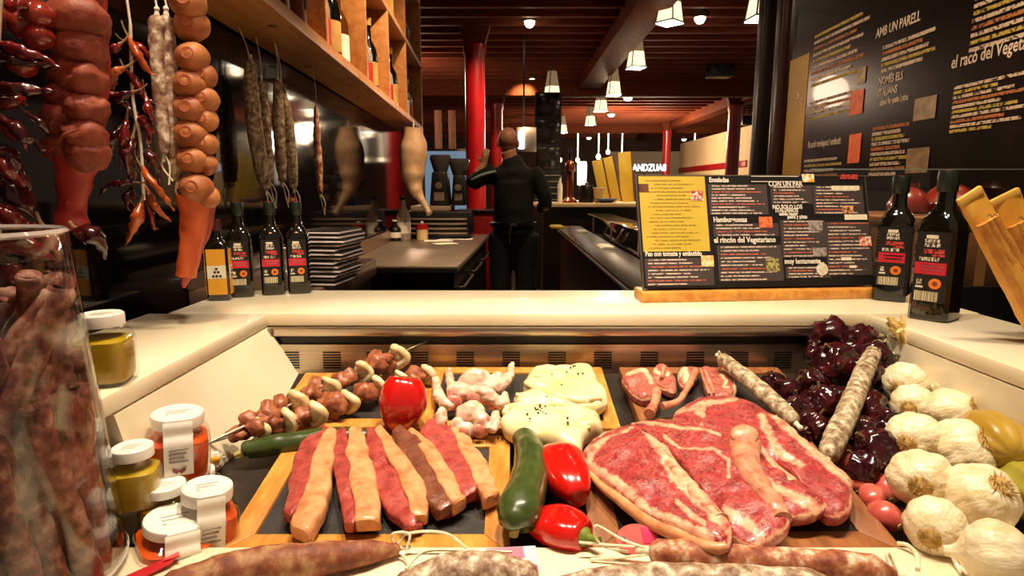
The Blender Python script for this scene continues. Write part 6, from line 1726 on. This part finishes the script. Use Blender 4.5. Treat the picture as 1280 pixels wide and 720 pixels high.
# dried chillies
m_ch = [M('chili_dark', '2a080b', '48100f', 30, rough=.22, coat=.4, bump=.3, bscale=50), M('chili_orange', '9a4018', 'b5581f', 30, rough=.3, coat=.3, bump=.3, bscale=50), M('chili_red', '5a1012', '7a1c18', 30, rough=.2, coat=.5, bump=.3, bscale=50)]
m_chst = M('chili_stalk', '6a4a2a', '7a5a34', 30, rough=.8)
def chili(root, pts, r, mt, seed):
    r *= .78
    c = disp(disp(tube(pts, [r * .5, r, r * .85, r * .5, r * .12], 14, 24, flat=(0, 1, 0)), r * .5, .5 / r, seed), r * .22, 1.4 / r, seed)
    o = mk('chili', c, mt, root, ang=80)
    d = (pts[0] - pts[1]).normalized()
    mk('chili_stalk', tube([pts[0] - d * .002, pts[0] + d * .012, pts[0] + d * .02 + V((0, 0, .004))], [r * .4, r * .22, r * .2], 8, 6), m_chst, o)
Yb = .84
ch = T('chili_string', 'string of long dried orange and dark red chillies hanging by the thin sausages', 'dried chillies', PY(165, 300, Yb))
p = PY(163, 30, Yb)
mk('cord', [hang(p.x, Yb, p.z), tube([p, PY(166, 120, Yb), PY(176, 180, Yb), PY(180, 250, Yb)], .002, 6, 20)], m_string, ch)
cl = [((160, 45), (172, 68), (184, 88), (195, 95), .007, 1), ((158, 52), (175, 60), (190, 75), (200, 90), .006, 2), ((155, 85), (143, 92), (140, 108), (150, 122), .008, 1), ((160, 90), (172, 105), (180, 122), (196, 130), .007, 2), ((150, 118), (138, 118), (128, 116), (122, 118), .005, 2), ((165, 115), (150, 120), (142, 128), (160, 128), .006, 0), ((155, 130), (162, 140), (168, 150), (172, 165), .008, 0), ((170, 145), (182, 155), (188, 172), (184, 190), .008, 2), ((158, 150), (155, 170), (153, 190), (150, 210), .007, 2), ((172, 160), (172, 180), (170, 200), (165, 225), .007, 0), ((185, 180), (190, 200), (198, 215), (200, 232), .009, 0), ((178, 210), (190, 228), (205, 245), (217, 263), .007, 1), ((180, 230), (192, 255), (205, 270), (214, 277), .006, 1), ((176, 255), (172, 272), (164, 290), (157, 306), .009, 1), ((170, 228), (150, 228), (135, 232), (122, 245), .006, 0), ((182, 250), (190, 270), (192, 285), (198, 286), .005, 2), ((150, 55), (142, 62), (132, 66), (125, 65), .007, 2), ((165, 235), (160, 250), (165, 262), (178, 270), .008, 0), ((150, 160), (140, 172), (138, 188), (134, 205), .008, 0), ((165, 175), (160, 195), (163, 215), (172, 228), .009, 0), ((182, 120), (186, 140), (190, 150), (186, 166), .006, 2)]
for k, (a, b, c, d, r, m_) in enumerate(cl):
    yy = Yb + .02 * math.sin(k * 2.2)
    chili(ch, [PY(*a, yy), PY(*b, yy - .008), PY(*c, yy), PY(*d, yy + .006)], r, m_ch[m_], k)
# big dark pepper string at the edge
Yb = .68
c2 = T('chili_string', 'string of large dark glossy dried peppers hanging over the big glass jar', 'dried chillies', PY(10, 330, Yb))
p = PY(2, -20, Yb)
mk('cord', [hang(p.x, Yb, p.z), tube([p, PY(-4, 100, Yb), PY(-6, 200, Yb), PY(0, 300, Yb)], .002, 6, 20)], m_string, c2)
bl = [((-8, 55), (20, 62), (50, 70), (74, 84), .008, 2), ((-8, 70), (15, 75), (45, 80), (70, 80), .008, 0), ((-10, 112), (15, 110), (45, 112), (72, 114), .009, 0), ((-10, 125), (8, 128), (25, 126), (34, 132), .011, 2), ((35, 142), (48, 152), (56, 162), (62, 168), .005, 0), ((-6, 150), (14, 160), (28, 176), (36, 192), .012, 2), ((5, 148), (25, 165), (40, 178), (54, 186), .009, 0), ((-8, 185), (10, 195), (22, 215), (37, 238), .012, 0), ((-10, 200), (5, 210), (18, 222), (30, 232), .010, 2), ((-10, 228), (15, 240), (35, 260), (52, 282), .016, 0), ((-12, 262), (10, 270), (30, 280), (52, 292), .016, 2), ((-10, 295), (20, 302), (48, 316), (74, 326), .016, 2), ((55, 285), (64, 300), (70, 312), (76, 326), .012, 1), ((5, 335), (20, 345), (35, 360), (45, 380), .014, 2), ((-6, 20), (12, 12), (22, 6), (30, 0), .010, 0), ((5, 5), (18, 8), (30, 2), (36, -8), .008, 2), ((100, 288), (112, 294), (124, 306), (132, 326), .014, 0)]
for k, (a, b, c, d, r, m_) in enumerate(bl):
    yy = Yb + .018 * math.sin(k * 2.9)
    if k >= 11: yy = .69 + .015 * (k % 3)
    chili(c2, [PY(*a, yy), PY(*b, yy - .008), PY(*c, yy), PY(*d, yy + .006)], r, m_ch[m_], k + 40)
m_rb = M('round_red_pepper', '6e1812', '8e3020', 14, rough=.15, coat=.6, sss=.05)
for k, (u, v, r) in enumerate(((47, 18, 20), (48, 45, 18), (30, 32, 18), (28, 82, 17), (10, 24, 16))):
    p = PY(u, v, Yb + .03); R = r / F * Yb
    o = mk('round_pepper', disp(weld(ell((0, 0, 0), (R, R, R * .85), 28, 18)), R * .12, .8 / R, k), m_rb, c2, world=False, ang=80); o.location = p - V(c2.location)
    mk('round_pepper_stalk', tube([V((0, 0, R * .7)), V((0, 0, R * 1.1)), V((R * .2, 0, R * 1.3))], [R * .14, R * .09, R * .1], 8, 6), m_chst, o, world=False)
# spot lamp bodies under the window lintel, above the display
for k, L_ in enumerate(DISPLAY_LAMPS):
    q = V(L_) + V((0, -.0, .02))
    o = T('track_spot', 'track spotlight above the food display', 'lamp', q, 'track spotlights above the food display')
    mk('lamp_can', lathe([(.062, .0), (.066, .0), (.066, .16), (.03, .19), (0, .19), (0, .185), (.028, .185), (.062, .155)], 24, q), m_black, o)
    mk('lamp_stem', tube([q + V((0, 0, .19)), q + V((0, 0, .4))], .008, 8), m_black, o)
lt = T('lamp_track', 'black ceiling track carrying the spotlights over the display', 'track', (.07, .61, 2.65))
mk('track_rail', box((-.6, .59, 2.651), (.75, .63, 2.675), .003), m_black, lt)
for x in (-.5, .65): mk('track_hanger', tube([V((x, .61, 2.675)), V((x, .61, CEIL + .05))], .006, 8), m_black, lt)
